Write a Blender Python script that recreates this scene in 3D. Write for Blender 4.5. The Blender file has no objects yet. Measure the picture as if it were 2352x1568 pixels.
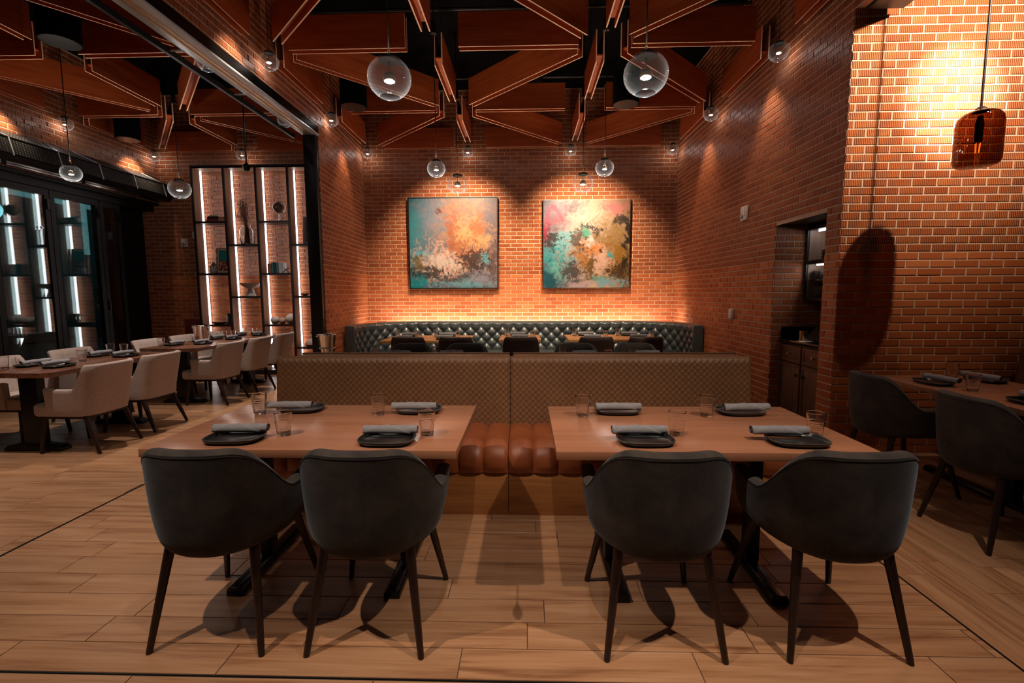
import bpy, bmesh, math, random
from math import sin, cos, pi, radians, sqrt
from mathutils import Vector, Matrix

random.seed(7)
SC = bpy.context.scene
COL = SC.collection
CAM_H = 1.42

# ------------------------------------------------------------------ camera, world, exposure, lights
cd = bpy.data.cameras.new('camera')
cam = bpy.data.objects.new('camera', cd)
COL.objects.link(cam)
cd.sensor_width = 36.0
cd.lens = 1089.0 / 2352.0 * 36.0
cd.clip_start = 0.05
cd.clip_end = 200
R0 = Vector((0.9996, 0.0292, -0.0041)); R2 = Vector((-0.0295, 0.9945, -0.1004)).normalized()
R0 = (R0 - R2 * R0.dot(R2)).normalized()
R1 = R2.cross(R0)                     # image-down direction
cam.matrix_world = Matrix(((R0.x, -R1.x, -R2.x, 0), (R0.y, -R1.y, -R2.y, 0), (R0.z, -R1.z, -R2.z, CAM_H), (0, 0, 0, 1)))
SC.camera = cam

def to_px(p):
    q = Vector((p[0], p[1], p[2] - CAM_H))
    d = q.dot(R2)
    if d < 0.05: return None
    return 1176 + 1089 * q.dot(R0) / d, 784 + 1089 * q.dot(R1) / d, d

SC.view_settings.view_transform = 'Standard'
SC.view_settings.look = 'None'
SC.view_settings.gamma = 1.0
SC.view_settings.use_curve_mapping = False
SC.view_settings.exposure = 0.0
try:
    SC.cycles.max_bounces = 8
    SC.cycles.diffuse_bounces = 3
    SC.cycles.glossy_bounces = 4
    SC.cycles.transmission_bounces = 8
    SC.cycles.transparent_max_bounces = 16
    SC.cycles.sample_clamp_indirect = 4.0
    SC.cycles.caustics_reflective = False
    SC.cycles.caustics_refractive = False
    SC.cycles.use_denoising = True
except Exception:
    pass

W = bpy.data.worlds.new('world'); SC.world = W
W.use_nodes = True
W.node_tree.nodes['Background'].inputs[0].default_value = (0.9, 0.75, 0.65, 1)
W.node_tree.nodes['Background'].inputs[1].default_value = 0.003

WARM = (1.0, 0.76, 0.52); SOFT = (1.0, 0.80, 0.64); NEUT = (1.0, 0.88, 0.76)
def spot(loc, target, watts, deg=50, blend=0.6, color=WARM, radius=0.04):
    l = bpy.data.lights.new('spot', 'SPOT')
    l.energy = watts; l.color = color; l.spot_size = radians(deg); l.spot_blend = blend; l.shadow_soft_size = radius
    o = bpy.data.objects.new('spot_light', l); COL.objects.link(o)
    o.location = loc
    d = Vector(target) - Vector(loc)
    o.rotation_euler = d.to_track_quat('-Z', 'Y').to_euler()
    return o
def area(loc, target, watts, sx, sy, color=WARM):
    l = bpy.data.lights.new('area', 'AREA')
    l.energy = watts; l.color = color; l.shape = 'RECTANGLE'; l.size = sx; l.size_y = sy
    o = bpy.data.objects.new('area_light', l); COL.objects.link(o)
    o.location = loc
    o.rotation_euler = (Vector(target) - Vector(loc)).to_track_quat('-Z', 'Y').to_euler()
    return o

# picture spots in the alcove
spot((-0.95, 6.90, 3.86), (-1.2, 8.5, 2.1), 760, 76, 0.9, WARM, 0.04)
spot((0.80, 6.90, 3.86), (1.0, 8.5, 2.1), 760, 76, 0.9, WARM, 0.04)
# downlights over the foreground tables, then an added fill for the left floor
spot((-2.15, 0.85, 4.3), (-1.0, 2.4, 0.4), 325, 54, 0.75, SOFT, 0.03)
spot((-0.1, 0.85, 4.3), (-0.1, 2.3, 0.4), 170, 54, 0.75, SOFT, 0.03)
spot((1.95, 0.85, 4.3), (0.95, 2.4, 0.4), 325, 54, 0.75, SOFT, 0.03)
spot((-3.7, 1.3, 4.3), (-3.6, 1.9, 0.0), 190, 66, 0.8, (1.0, 0.82, 0.68), 0.04)  # added fill that brightens the left floor, not a table downlight
# downlights over the banquette tables
for x in (-1.5, -0.05, 1.4):
    spot((x, 6.0, 3.86), (x, 7.3, 0.7), 160, 56, 0.6, WARM, 0.04)
# left room
for y in (3.4, 5.3, 7.1):
    spot((-4.05, y, 3.84), (-4.2, y + 0.2, 0.4), 225, 70, 0.7, (1.0, 0.84, 0.74), 0.05)
# right edge: one accent lamp washing the wall by the amber pendant (tight beam plus its spill)
spot((3.50, 2.67, 3.86), (3.40, 4.2, 3.42), 500, 108, 0.95, (1.0, 0.80, 0.60), 0.025)
spot((3.50, 2.67, 3.86), (3.53, 4.2, 3.02), 1700, 31, 1.0, (1.0, 0.95, 0.90), 0.025)
spot((3.35, 2.9, 3.95), (3.25, 3.2, 0.7), 55, 46, 0.7, SOFT, 0.03)  # separate downlight added to brighten the right edge table
# wall grazers high in the side bays
spot((2.38, 5.45, 3.86), (2.66, 5.45, 2.9), 42, 66, 0.9, WARM, 0.04)
spot((2.33, 7.15, 3.86), (2.62, 7.15, 2.9), 42, 66, 0.9, WARM, 0.04)
spot((-2.50, 7.4, 3.86), (-2.8, 7.4, 2.9), 42, 66, 0.9, WARM, 0.04)
spot((-2.42, 4.6, 3.86), (-2.75, 4.6, 3.5), 24, 80, 0.9, WARM, 0.04)
spot((-6.22, 5.9, 3.86), (-6.56, 5.9, 3.3), 70, 75, 0.8, WARM, 0.04)
spot((-6.22, 7.9, 3.86), (-6.56, 7.95, 3.2), 70, 75, 0.8, WARM, 0.04)

# ------------------------------------------------------------------ object helpers
def tag(o, label=None, cat=None, group=None, kind=None):
    if label: o['label'] = label
    if cat: o['category'] = cat
    if group: o['group'] = group
    if kind: o['kind'] = kind
    return o
def empty(name, loc=(0, 0, 0), rz=0.0, label=None, cat=None, group=None):
    o = bpy.data.objects.new(name, None); COL.objects.link(o)
    o.empty_display_size = 0.1
    o.location = loc; o.rotation_euler = (0, 0, rz)
    return tag(o, label, cat, group)
def dup(root, loc=None, rz=None, label=None, group=None, only=None):
    c = root.copy(); COL.objects.link(c)
    if loc is not None: c.location = loc
    if rz is not None: c.rotation_euler = (0, 0, rz)
    tag(c, label, None, group)
    for ch in root.children:
        if only and ch.name.split('.')[0] not in only: continue
        d = ch.copy(); COL.objects.link(d); d.parent = c
        for g in ch.children:
            e = g.copy(); COL.objects.link(e); e.parent = d
    return c

class MB:
    def __init__(s): s.v = []; s.f = []; s.m = []
    def add(s, vs, fs, mi=0):
        o = len(s.v); s.v += [tuple(p) for p in vs]
        s.f += [tuple(i + o for i in f) for f in fs]
        s.m += (list(mi) if isinstance(mi, (list, tuple)) else [mi] * len(fs))
        return s
    def box(s, c, d, mi=0, rz=0.0, M=None):
        x, y, z = d[0] / 2, d[1] / 2, d[2] / 2
        vs = [Vector((a, b, e)) for e in (-z, z) for a, b in ((-x, -y), (x, -y), (x, y), (-x, y))]
        if rz: vs = [Matrix.Rotation(rz, 3, 'Z') @ p for p in vs]
        if M is not None: vs = [M @ p for p in vs]
        c = Vector(c)
        return s.add([p + c for p in vs], [(3, 2, 1, 0), (4, 5, 6, 7), (0, 1, 5, 4), (1, 2, 6, 5), (2, 3, 7, 6), (3, 0, 4, 7)], mi)
    def b2(s, x0, x1, y0, y1, z0, z1, mi=0):
        return s.box(((x0 + x1) / 2, (y0 + y1) / 2, (z0 + z1) / 2), (x1 - x0, y1 - y0, z1 - z0), mi)
    def tube(s, pts, r, n=8, mi=0, closed=False, caps=True):
        pts = [Vector(p) for p in pts]; k = len(pts); rings = []
        rr = r if isinstance(r, (list, tuple)) else [r] * k
        up = None
        for i, p in enumerate(pts):
            a = pts[(i - 1) % k] if (closed or i) else p
            b = pts[(i + 1) % k] if (closed or i < k - 1) else p
            t = (b - a).normalized()
            if up is None:
                up = Vector((0, 0, 1)) if abs(t.z) < 0.9 else Vector((0, 1, 0))
            u = (up - t * up.dot(t)).normalized(); w = t.cross(u); up = u
            rings.append([p + (u * cos(2 * pi * j / n) + w * sin(2 * pi * j / n)) * rr[i] for j in range(n)])
        vs = [p for g in rings for p in g]; fs = []
        for i in range(k if closed else k - 1):
            for j in range(n):
                a = i * n + j; b = i * n + (j + 1) % n; i2 = (i + 1) % k
                fs.append((a, i2 * n + j, i2 * n + (j + 1) % n, b))
        if caps and not closed:
            fs.append(tuple(range(n))); fs.append(tuple(reversed(range((k - 1) * n, k * n))))
        return s.add(vs, fs, mi)
    def lathe(s, prof, n=24, c=(0, 0, 0), mi=0, closed=False, sx=1.0, sy=1.0):
        c = Vector(c); vs = []; fs = []; idx = []
        for r, z in prof:
            if r < 1e-6: idx.append([len(vs)]); vs.append(c + Vector((0, 0, z)))
            else:
                idx.append(list(range(len(vs), len(vs) + n)))
                vs += [c + Vector((r * sx * cos(2 * pi * j / n), r * sy * sin(2 * pi * j / n), z)) for j in range(n)]
        m = len(prof)
        for i in range(m if closed else m - 1):
            A, B = idx[i], idx[(i + 1) % m]
            for j in range(n):
                q = [A[j % len(A)], A[(j + 1) % n % len(A)], B[(j + 1) % n % len(B)], B[j % len(B)]]
                q2 = []
                for e in q:
                    if e not in q2: q2.append(e)
                if len(q2) > 2: fs.append(tuple(q2))
        return s.add(vs, fs, mi)
    def grid(s, fn, nu, nv, cu=False, cv=False, mi=0):
        vs = [fn(i, j) for i in range(nu) for j in range(nv)]; fs = []
        for i in range(nu if cu else nu - 1):
            for j in range(nv if cv else nv - 1):
                a = i * nv + j; b = ((i + 1) % nu) * nv + j
                c = ((i + 1) % nu) * nv + (j + 1) % nv; d = i * nv + (j + 1) % nv
                fs.append((a, b, c, d))
        return s.add(vs, fs, mi)
    def prism(s, poly, axis, a0, a1, mi=0):      # poly: 2-D loop; extruded along axis 'x','y','z'
        def P(q, t):
            return (t, q[0], q[1]) if axis == 'x' else ((q[0], t, q[1]) if axis == 'y' else (q[0], q[1], t))
        n = len(poly)
        vs = [P(q, a0) for q in poly] + [P(q, a1) for q in poly]
        fs = [tuple(range(n)), tuple(range(2 * n - 1, n - 1, -1))]
        fs += [(i, n + i, n + (i + 1) % n, (i + 1) % n) for i in range(n)]
        return s.add(vs, fs, mi)
    def mesh(s, name, mats, smooth=None, bevel=0.0, seg=2, flip=True):
        me = bpy.data.meshes.new(name)
        me.from_pydata(s.v, [], s.f)
        if not isinstance(mats, (list, tuple)): mats = [mats]
        for m in mats: me.materials.append(m)
        for p, mi in zip(me.polygons, s.m): p.material_index = mi
        if flip or bevel:
            bm = bmesh.new(); bm.from_mesh(me)
            if bevel:
                ed = [e for e in bm.edges if len(e.link_faces) == 2 and e.calc_face_angle(0) > 0.5]
                bmesh.ops.bevel(bm, geom=ed, offset=bevel, segments=seg, profile=0.5, affect='EDGES', clamp_overlap=True)
            if flip: bmesh.ops.recalc_face_normals(bm, faces=bm.faces)
            bm.to_mesh(me); bm.free()
        if smooth is None and bevel: smooth = 40
        if smooth:
            me.polygons.foreach_set('use_smooth', [True] * len(me.polygons))
            me.set_sharp_from_angle(angle=radians(smooth))
        me.update()
        return me
    def build(s, name, mats, parent=None, smooth=None, bevel=0.0, seg=2, flip=True, loc=None, label=None):
        o = bpy.data.objects.new(name, s.mesh(name, mats, smooth, bevel, seg, flip))
        COL.objects.link(o)
        if parent is not None: o.parent = parent
        if loc is not None: o.location = loc
        if label: o['label'] = label
        return o

# ------------------------------------------------------------------ materials
class NT:
    def __init__(s, name):
        s.mat = bpy.data.materials.new(name); s.mat.use_nodes = True
        s.t = s.mat.node_tree; s.t.nodes.clear()
        s.out = s.t.nodes.new('ShaderNodeOutputMaterial')
    def n(s, kind, **kw):
        nd = s.t.nodes.new('ShaderNode' + kind)
        for k, v in kw.items():
            if k.startswith('i_'):
                key = k[2:]; key = int(key) if key.isdigit() else key.replace('_', ' ')
                s.set(nd.inputs[key], v)
            else: setattr(nd, k, v)
        return nd
    def set(s, sock, v):
        if hasattr(v, 'is_output') or isinstance(v, bpy.types.NodeSocket): s.t.links.new(v, sock)
        elif isinstance(v, (tuple, list)) and len(v) == 3 and sock.type == 'RGBA': sock.default_value = (*v, 1)
        else: sock.default_value = v
    def math(s, op, a, b=0.0, c=0.0, clamp=False):
        nd = s.n('Math', operation=op, use_clamp=clamp)
        s.set(nd.inputs[0], a); s.set(nd.inputs[1], b); s.set(nd.inputs[2], c)
        return nd.outputs[0]
    def mix(s, fac, a, b, mode='MIX'):
        nd = s.n('Mix', data_type='RGBA', blend_type=mode)
        s.set(nd.inputs[0], fac); s.set(nd.inputs[6], a); s.set(nd.inputs[7], b)
        return nd.outputs[2]
    def coord(s, which='Object'):
        return s.n('TexCoord').outputs[which]
    def vmath(s, op, a, b=(0, 0, 0)):
        nd = s.n('VectorMath', operation=op); s.set(nd.inputs[0], a); s.set(nd.inputs[1], b)
        return nd.outputs[0]
    def noise(s, vec, scale, detail=3.0, rough=0.5, dist=0.0):
        nd = s.n('TexNoise', i_Scale=scale, i_Detail=detail, i_Roughness=rough, i_Distortion=dist)
        s.set(nd.inputs['Vector'], vec)
        return nd
    def ramp(s, fac, stops, interp='LINEAR'):
        nd = s.n('ValToRGB'); nd.color_ramp.interpolation = interp
        e = nd.color_ramp.elements
        while len(e) < len(stops): e.new(0.5)
        for k, (p, c) in enumerate(stops): e[k].position = p; e[k].color = (*c, 1)
        s.set(nd.inputs[0], fac)
        return nd.outputs[0]
    def bump(s, h, strength=0.3, dist=0.01, normal=None):
        nd = s.n('Bump', i_Strength=strength, i_Distance=dist); s.set(nd.inputs['Height'], h)
        if normal is not None: s.set(nd.inputs['Normal'], normal)
        return nd.outputs[0]
    def rnd(s):                                   # one random number per separate piece
        a = s.n('ObjectInfo').outputs['Random']; b = s.n('NewGeometry').outputs['Random Per Island']
        return s.math('FRACT', s.math('ADD', a, b))
    def bsdf(s, color, rough=0.5, metal=0.0, normal=None, spec=0.5, **kw):
        nd = s.n('BsdfPrincipled')
        s.set(nd.inputs['Base Color'], color); s.set(nd.inputs['Roughness'], rough); s.set(nd.inputs['Metallic'], metal)
        s.set(nd.inputs['Specular IOR Level'], spec)
        if normal is not None: s.set(nd.inputs['Normal'], normal)
        for k, v in kw.items(): s.set(nd.inputs[k.replace('_', ' ')], v)
        s.t.links.new(nd.outputs[0], s.out.inputs[0])
        return s.mat

def plain(name, color, rough=0.5, metal=0.0, var=0.12, scale=12.0, bump=0.0, spec=0.5, **kw):
    t = NT(name); v = t.coord()
    nz = t.noise(v, scale, 3.0)
    c = t.mix(nz.outputs[0], tuple(x * (1 - var) for x in color), tuple(min(1, x * (1 + var)) for x in color))
    nm = t.bump(nz.outputs[0], bump, 0.004) if bump else None
    return t.bsdf(c, rough, metal, nm, spec, **kw)

def wood(name, dark, mid, light, rough=0.45, along='x', gs=1.0, vary=0.25, spec=0.4):
    t = NT(name)
    off = t.math('MULTIPLY', t.rnd(), 37.0)
    v = t.vmath('ADD', t.coord(), t.n('CombineXYZ', i_0=off, i_1=off, i_2=off).outputs[0])
    sc = {'x': (1.4, 16, 16), 'y': (16, 1.4, 16), 'z': (16, 16, 1.4)}[along]
    v2 = t.vmath('MULTIPLY', v, tuple(k * gs for k in sc))
    big = t.noise(v2, 1.0, 5.0, 0.6, 0.6)
    fine = t.noise(t.vmath('MULTIPLY', v2, (1.5, 6, 6) if along == 'x' else ((6, 1.5, 6) if along == 'y' else (6, 6, 1.5))), 1.0, 2.0)
    f = t.math('ADD', t.math('MULTIPLY', big.outputs[0], 0.75), t.math('MULTIPLY', fine.outputs[0], 0.25))
    c = t.ramp(f, [(0.30, dark), (0.48, mid), (0.68, light)])
    tone = t.math('ADD', 1.0 - vary / 2, t.math('MULTIPLY', t.rnd(), vary))
    c = t.mix(1.0, c, t.n('CombineXYZ', i_0=tone, i_1=tone, i_2=tone).outputs[0], 'MULTIPLY')
    nm = t.bump(f, 0.12, 0.003)
    r = t.math('ADD', rough - 0.06, t.math('MULTIPLY', fine.outputs[0], 0.12))
    return t.bsdf(c, r, 0.0, nm, spec)

def brick_mat(name, ribbed):
    t = NT(name); v = t.coord(); r = t.rnd()
    c = t.ramp(r, [(0.0, (0.36, 0.084, 0.024)), (0.5, (0.46, 0.125, 0.037)), (1.0, (0.56, 0.170, 0.054))])
    off = t.math('MULTIPLY', r, 23.0)
    n1 = t.noise(t.vmath('ADD', v, t.n('CombineXYZ', i_0=off, i_1=off, i_2=off).outputs[0]), 28.0, 4.0, 0.65)
    c = t.mix(t.math('MULTIPLY', n1.outputs[0], 0.5), c, (0.32, 0.075, 0.024))
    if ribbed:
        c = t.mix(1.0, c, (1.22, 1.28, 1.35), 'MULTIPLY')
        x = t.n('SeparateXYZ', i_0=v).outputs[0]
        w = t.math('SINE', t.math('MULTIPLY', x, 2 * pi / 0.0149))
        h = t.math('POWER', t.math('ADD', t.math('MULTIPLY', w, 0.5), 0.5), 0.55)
        c = t.mix(t.math('MULTIPLY', t.math('SUBTRACT', 1.0, h), 0.58), c, (0.12, 0.022, 0.008))  # shade of the rib grooves painted into the brick colour
        nm = t.bump(h, 1.0, 0.008)
        nm = t.bump(n1.outputs[0], 0.25, 0.002, nm)
        return t.bsdf(c, 0.44, 0.0, nm, 0.4)
    return t.bsdf(c, 0.5, 0.0, t.bump(n1.outputs[0], 0.45, 0.003), 0.25)

M = {}
M['brick_smooth'] = brick_mat('brick_smooth', False)
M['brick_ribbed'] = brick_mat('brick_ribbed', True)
M['mortar'] = plain('mortar', (0.55, 0.39, 0.285), 0.9, var=0.2, scale=60, bump=0.6)
M['plank'] = wood('oak_plank', (0.19, 0.075, 0.030), (0.41, 0.21, 0.105), (0.51, 0.295, 0.165), 0.34, 'x', 1.0, 0.16, 0.4)
M['grout'] = plain('grout', (0.10, 0.065, 0.045), 0.9)
M['cherry'] = wood('cherry_tabletop', (0.31, 0.130, 0.068), (0.37, 0.162, 0.088), (0.42, 0.192, 0.108), 0.24, 'x', 0.7, 0.05, 0.5)
M['oak_top'] = wood('oak_tabletop', (0.34, 0.155, 0.06), (0.44, 0.22, 0.09), (0.52, 0.28, 0.13), 0.34, 'x', 0.7, 0.06)
M['walnut'] = wood('walnut_tabletop', (0.075, 0.026, 0.014), (0.16, 0.062, 0.032), (0.27, 0.12, 0.065), 0.26, 'y', 0.55, 0.35, 0.5)
M['bench_wood'] = wood('bench_base_oak', (0.20, 0.075, 0.022), (0.33, 0.135, 0.042), (0.42, 0.19, 0.068), 0.45, 'x', 0.8, 0.1)
M['baffle'] = wood('baffle_veneer', (0.31, 0.054, 0.010), (0.44, 0.084, 0.017), (0.55, 0.125, 0.028), 0.6, 'x', 1.3, 0.12)
M['baffle_edge'] = wood('baffle_plywood_edge', (0.86, 0.52, 0.34), (0.93, 0.58, 0.40), (0.97, 0.66, 0.48), 0.6, 'x', 1.0, 0.04)
M['shelf_wood'] = wood('shelf_panel_ash', (0.20, 0.11, 0.07), (0.28, 0.165, 0.112), (0.34, 0.215, 0.15), 0.5, 'z', 0.8, 0.08)
M['cabinet_wood'] = wood('cabinet_walnut', (0.06, 0.024, 0.012), (0.11, 0.045, 0.022), (0.16, 0.07, 0.036), 0.5, 'z', 1.0, 0.1)
M['leg_wood'] = wood('dark_stained_leg', (0.012, 0.006, 0.005), (0.022, 0.010, 0.008), (0.035, 0.016, 0.012), 0.38, 'z', 1.0, 0.1)
M['dark_frame'] = plain('dark_bronze_frame', (0.022, 0.014, 0.012), 0.45, 0.2)
M['black_metal'] = plain('black_powder_metal', (0.012, 0.012, 0.013), 0.42, 0.4, bump=0.05, scale=90)
M['black_gloss'] = plain('black_gloss_metal', (0.012, 0.012, 0.013), 0.22, 0.5)
M['steel'] = plain('painted_steel', (0.52, 0.60, 0.66), 0.30, 0.12)
M['ceiling_black'] = plain('ceiling_black', (0.0025, 0.0025, 0.003), 0.95, spec=0.1)
M['graphite'] = plain('graphite_metal', (0.035, 0.035, 0.038), 0.38, 0.6)
M['chrome'] = plain('chrome', (0.80, 0.78, 0.76), 0.12, 1.0, var=0.03)
M['brass'] = plain('brass', (0.72, 0.46, 0.25), 0.28, 1.0, var=0.05)
M['white_plastic'] = plain('white_plastic', (0.75, 0.73, 0.70), 0.45, var=0.04)
M['grey_plastic'] = plain('grey_lens', (0.25, 0.24, 0.24), 0.2)
M['red_print'] = plain('red_print', (0.6, 0.05, 0.03), 0.5)

def suede(name, a, b, rough=0.75, sheen=0.3, scale=7.0):
    t = NT(name); v = t.coord()
    n1 = t.noise(v, scale, 4.0, 0.62, 0.4); n2 = t.noise(v, 180.0, 2.0)
    c = t.ramp(n1.outputs[0], [(0.35, a), (0.7, b)])
    nm = t.bump(n2.outputs[0], 0.15, 0.002)
    return t.bsdf(c, rough, 0.0, nm, 0.35, Sheen_Weight=sheen, Sheen_Roughness=0.4, Sheen_Tint=(0.62, 0.8, 1.0, 1.0))
M['chair_leather'] = suede('charcoal_suede', (0.019, 0.0155, 0.014), (0.058, 0.045, 0.037), 0.8, 0.16)
M['chair_piping'] = plain('charcoal_piping', (0.02, 0.02, 0.022), 0.6)
M['brown_leather'] = suede('dark_brown_leather', (0.024, 0.012, 0.010), (0.045, 0.020, 0.016), 0.5, 0.1)
M['light_fabric'] = None
def weave(name, a, b):
    t = NT(name); v = t.coord()
    n1 = t.noise(t.vmath('MULTIPLY', v, (40, 40, 320)), 1.0, 2.0)
    n2 = t.noise(t.vmath('MULTIPLY', v, (320, 320, 60)), 1.0, 2.0)
    f = t.math('ADD', t.math('MULTIPLY', n1.outputs[0], 0.6), t.math('MULTIPLY', n2.outputs[0], 0.4))
    return t.bsdf(t.ramp(f, [(0.35, a), (0.65, b)]), 0.9, 0.0, t.bump(f, 0.35, 0.003), 0.2, Sheen_Weight=0.25)
M['light_fabric'] = weave('oatmeal_linen', (0.36, 0.275, 0.235), (0.52, 0.42, 0.365))
M['napkin'] = weave('grey_napkin_cloth', (0.20, 0.198, 0.21), (0.275, 0.27, 0.29))
def leather(name, a, b, rough, scale=5.0, bump=0.12, spec=0.5):
    t = NT(name); v = t.coord()
    n1 = t.noise(v, scale, 4.0, 0.6, 0.3); n2 = t.n('TexVoronoi', i_Scale=260.0); t.set(n2.inputs['Vector'], v)
    return t.bsdf(t.ramp(n1.outputs[0], [(0.3, a), (0.7, b)]), rough, 0.0, t.bump(n2.outputs[0], bump, 0.002), spec)
M['tufted'] = leather('black_tufted_leather', (0.040, 0.050, 0.056), (0.060, 0.074, 0.080), 0.34, 4.0, 0.08, 0.7)
M['tan_quilt'] = leather('tan_quilted_leather', (0.135, 0.060, 0.025), (0.175, 0.082, 0.035), 0.5, 4.0, 0.15, 0.4)
M['cognac'] = leather('cognac_leather', (0.19, 0.045, 0.012), (0.29, 0.078, 0.023), 0.46, 4.0, 0.15, 0.5)
M['plate'] = plain('black_stoneware', (0.012, 0.012, 0.013), 0.32, var=0.3, scale=40, bump=0.1)
M['plate_rim'] = plain('worn_plate_rim', (0.10, 0.095, 0.09), 0.4)

def glass_mat(name, color=(1, 1, 1), ior=1.45, rough=0.0):
    t = NT(name)
    nz = t.noise(t.coord(), 30.0, 1.0)
    c = t.mix(nz.outputs[0], color, tuple(min(1.0, k * 1.0 + 0.01) for k in color))
    nd = t.n('BsdfPrincipled', i_Roughness=rough, i_IOR=ior)
    nd.inputs['Transmission Weight'].default_value = 1.0
    t.set(nd.inputs['Base Color'], c)
    t.t.links.new(nd.outputs[0], t.out.inputs[0])
    return t.mat
M['tumbler'] = glass_mat('clear_tumbler_glass', (0.99, 0.99, 0.99), 1.5, 0.03)
M['jar_glass'] = glass_mat('clear_jar_glass', (0.96, 0.98, 0.98))
def thin_glass(name, tint, ior=1.5, gl=(0.85, 0.95, 1.0), haze=0.0):
    t = NT(name)
    bf = t.n('NewGeometry').outputs['Backfacing']
    fr = t.n('Fresnel', i_IOR=t.math('ADD', ior, t.math('MULTIPLY', bf, 1.0 / ior - ior))).outputs[0]
    nz = t.noise(t.coord(), 6.0, 2.0)
    tc = t.mix(nz.outputs[0], tint, tuple(min(1.0, k * 1.03) for k in tint))
    tr = t.n('BsdfTransparent'); t.set(tr.inputs[0], tc)
    g = t.n('BsdfGlossy', i_Roughness=0.02); t.set(g.inputs[0], gl)
    body = tr.outputs[0]
    if haze > 0:
        lw = t.n('LayerWeight', i_Blend=0.5).outputs['Facing']
        tl = t.n('BsdfTranslucent'); t.set(tl.inputs[0], (0.86, 0.92, 0.95)); df = t.n('BsdfDiffuse'); t.set(df.inputs[0], (0.86, 0.92, 0.95))
        ad = t.n('MixShader', i_0=0.4); t.t.links.new(tl.outputs[0], ad.inputs[1]); t.t.links.new(df.outputs[0], ad.inputs[2])
        mh = t.n('MixShader'); t.set(mh.inputs[0], t.math('MULTIPLY_ADD', t.math('POWER', lw, 3.0), haze * 30.0, haze, clamp=True))
        t.t.links.new(tr.outputs[0], mh.inputs[1]); t.t.links.new(ad.outputs[0], mh.inputs[2]); body = mh.outputs[0]
    mx = t.n('MixShader'); t.set(mx.inputs[0], fr)
    t.t.links.new(body, mx.inputs[1]); t.t.links.new(g.outputs[0], mx.inputs[2])
    t.t.links.new(mx.outputs[0], t.out.inputs[0])
    return t.mat
M['globe_glass'] = thin_glass('globe_smoked_glass', (0.90, 0.93, 0.95), 1.6, haze=0.005)
M['pane'] = thin_glass('window_pane_glass', (0.80, 0.86, 0.86), 2.0)
M['amber'] = thin_glass('amber_glass', (0.27, 0.13, 0.062), 1.75, (1.0, 0.95, 0.9))

def emit(name, color, strength):
    t = NT(name)
    nz = t.noise(t.coord(), 3.0, 1.0)
    c = t.mix(nz.outputs[0], color, tuple(min(1, k * 1.02) for k in color))
    e = t.n('Emission', i_Strength=strength); t.set(e.inputs[0], c)
    t.t.links.new(e.outputs[0], t.out.inputs[0])
    return t.mat
M['lens'] = emit('pendant_led_lens', (0.92, 0.97, 1.0), 45.0)
M['led'] = emit('shelf_led_strip', (1.0, 0.90, 0.86), 6.0)
M['cove'] = emit('banquette_cove_led', (1.0, 0.82, 0.66), 85.0)
M['filament'] = emit('amber_filament', (1.0, 0.22, 0.03), 9.0)
M['niche_led'] = emit('niche_led', (0.95, 0.97, 1.0), 14.0)
M['teal_glow'] = emit('teal_facade_light', (0.22, 0.55, 0.58), 0.55)
M['sign_red'] = emit('distant_red_lamp', (1.0, 0.12, 0.03), 1.5)

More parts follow.
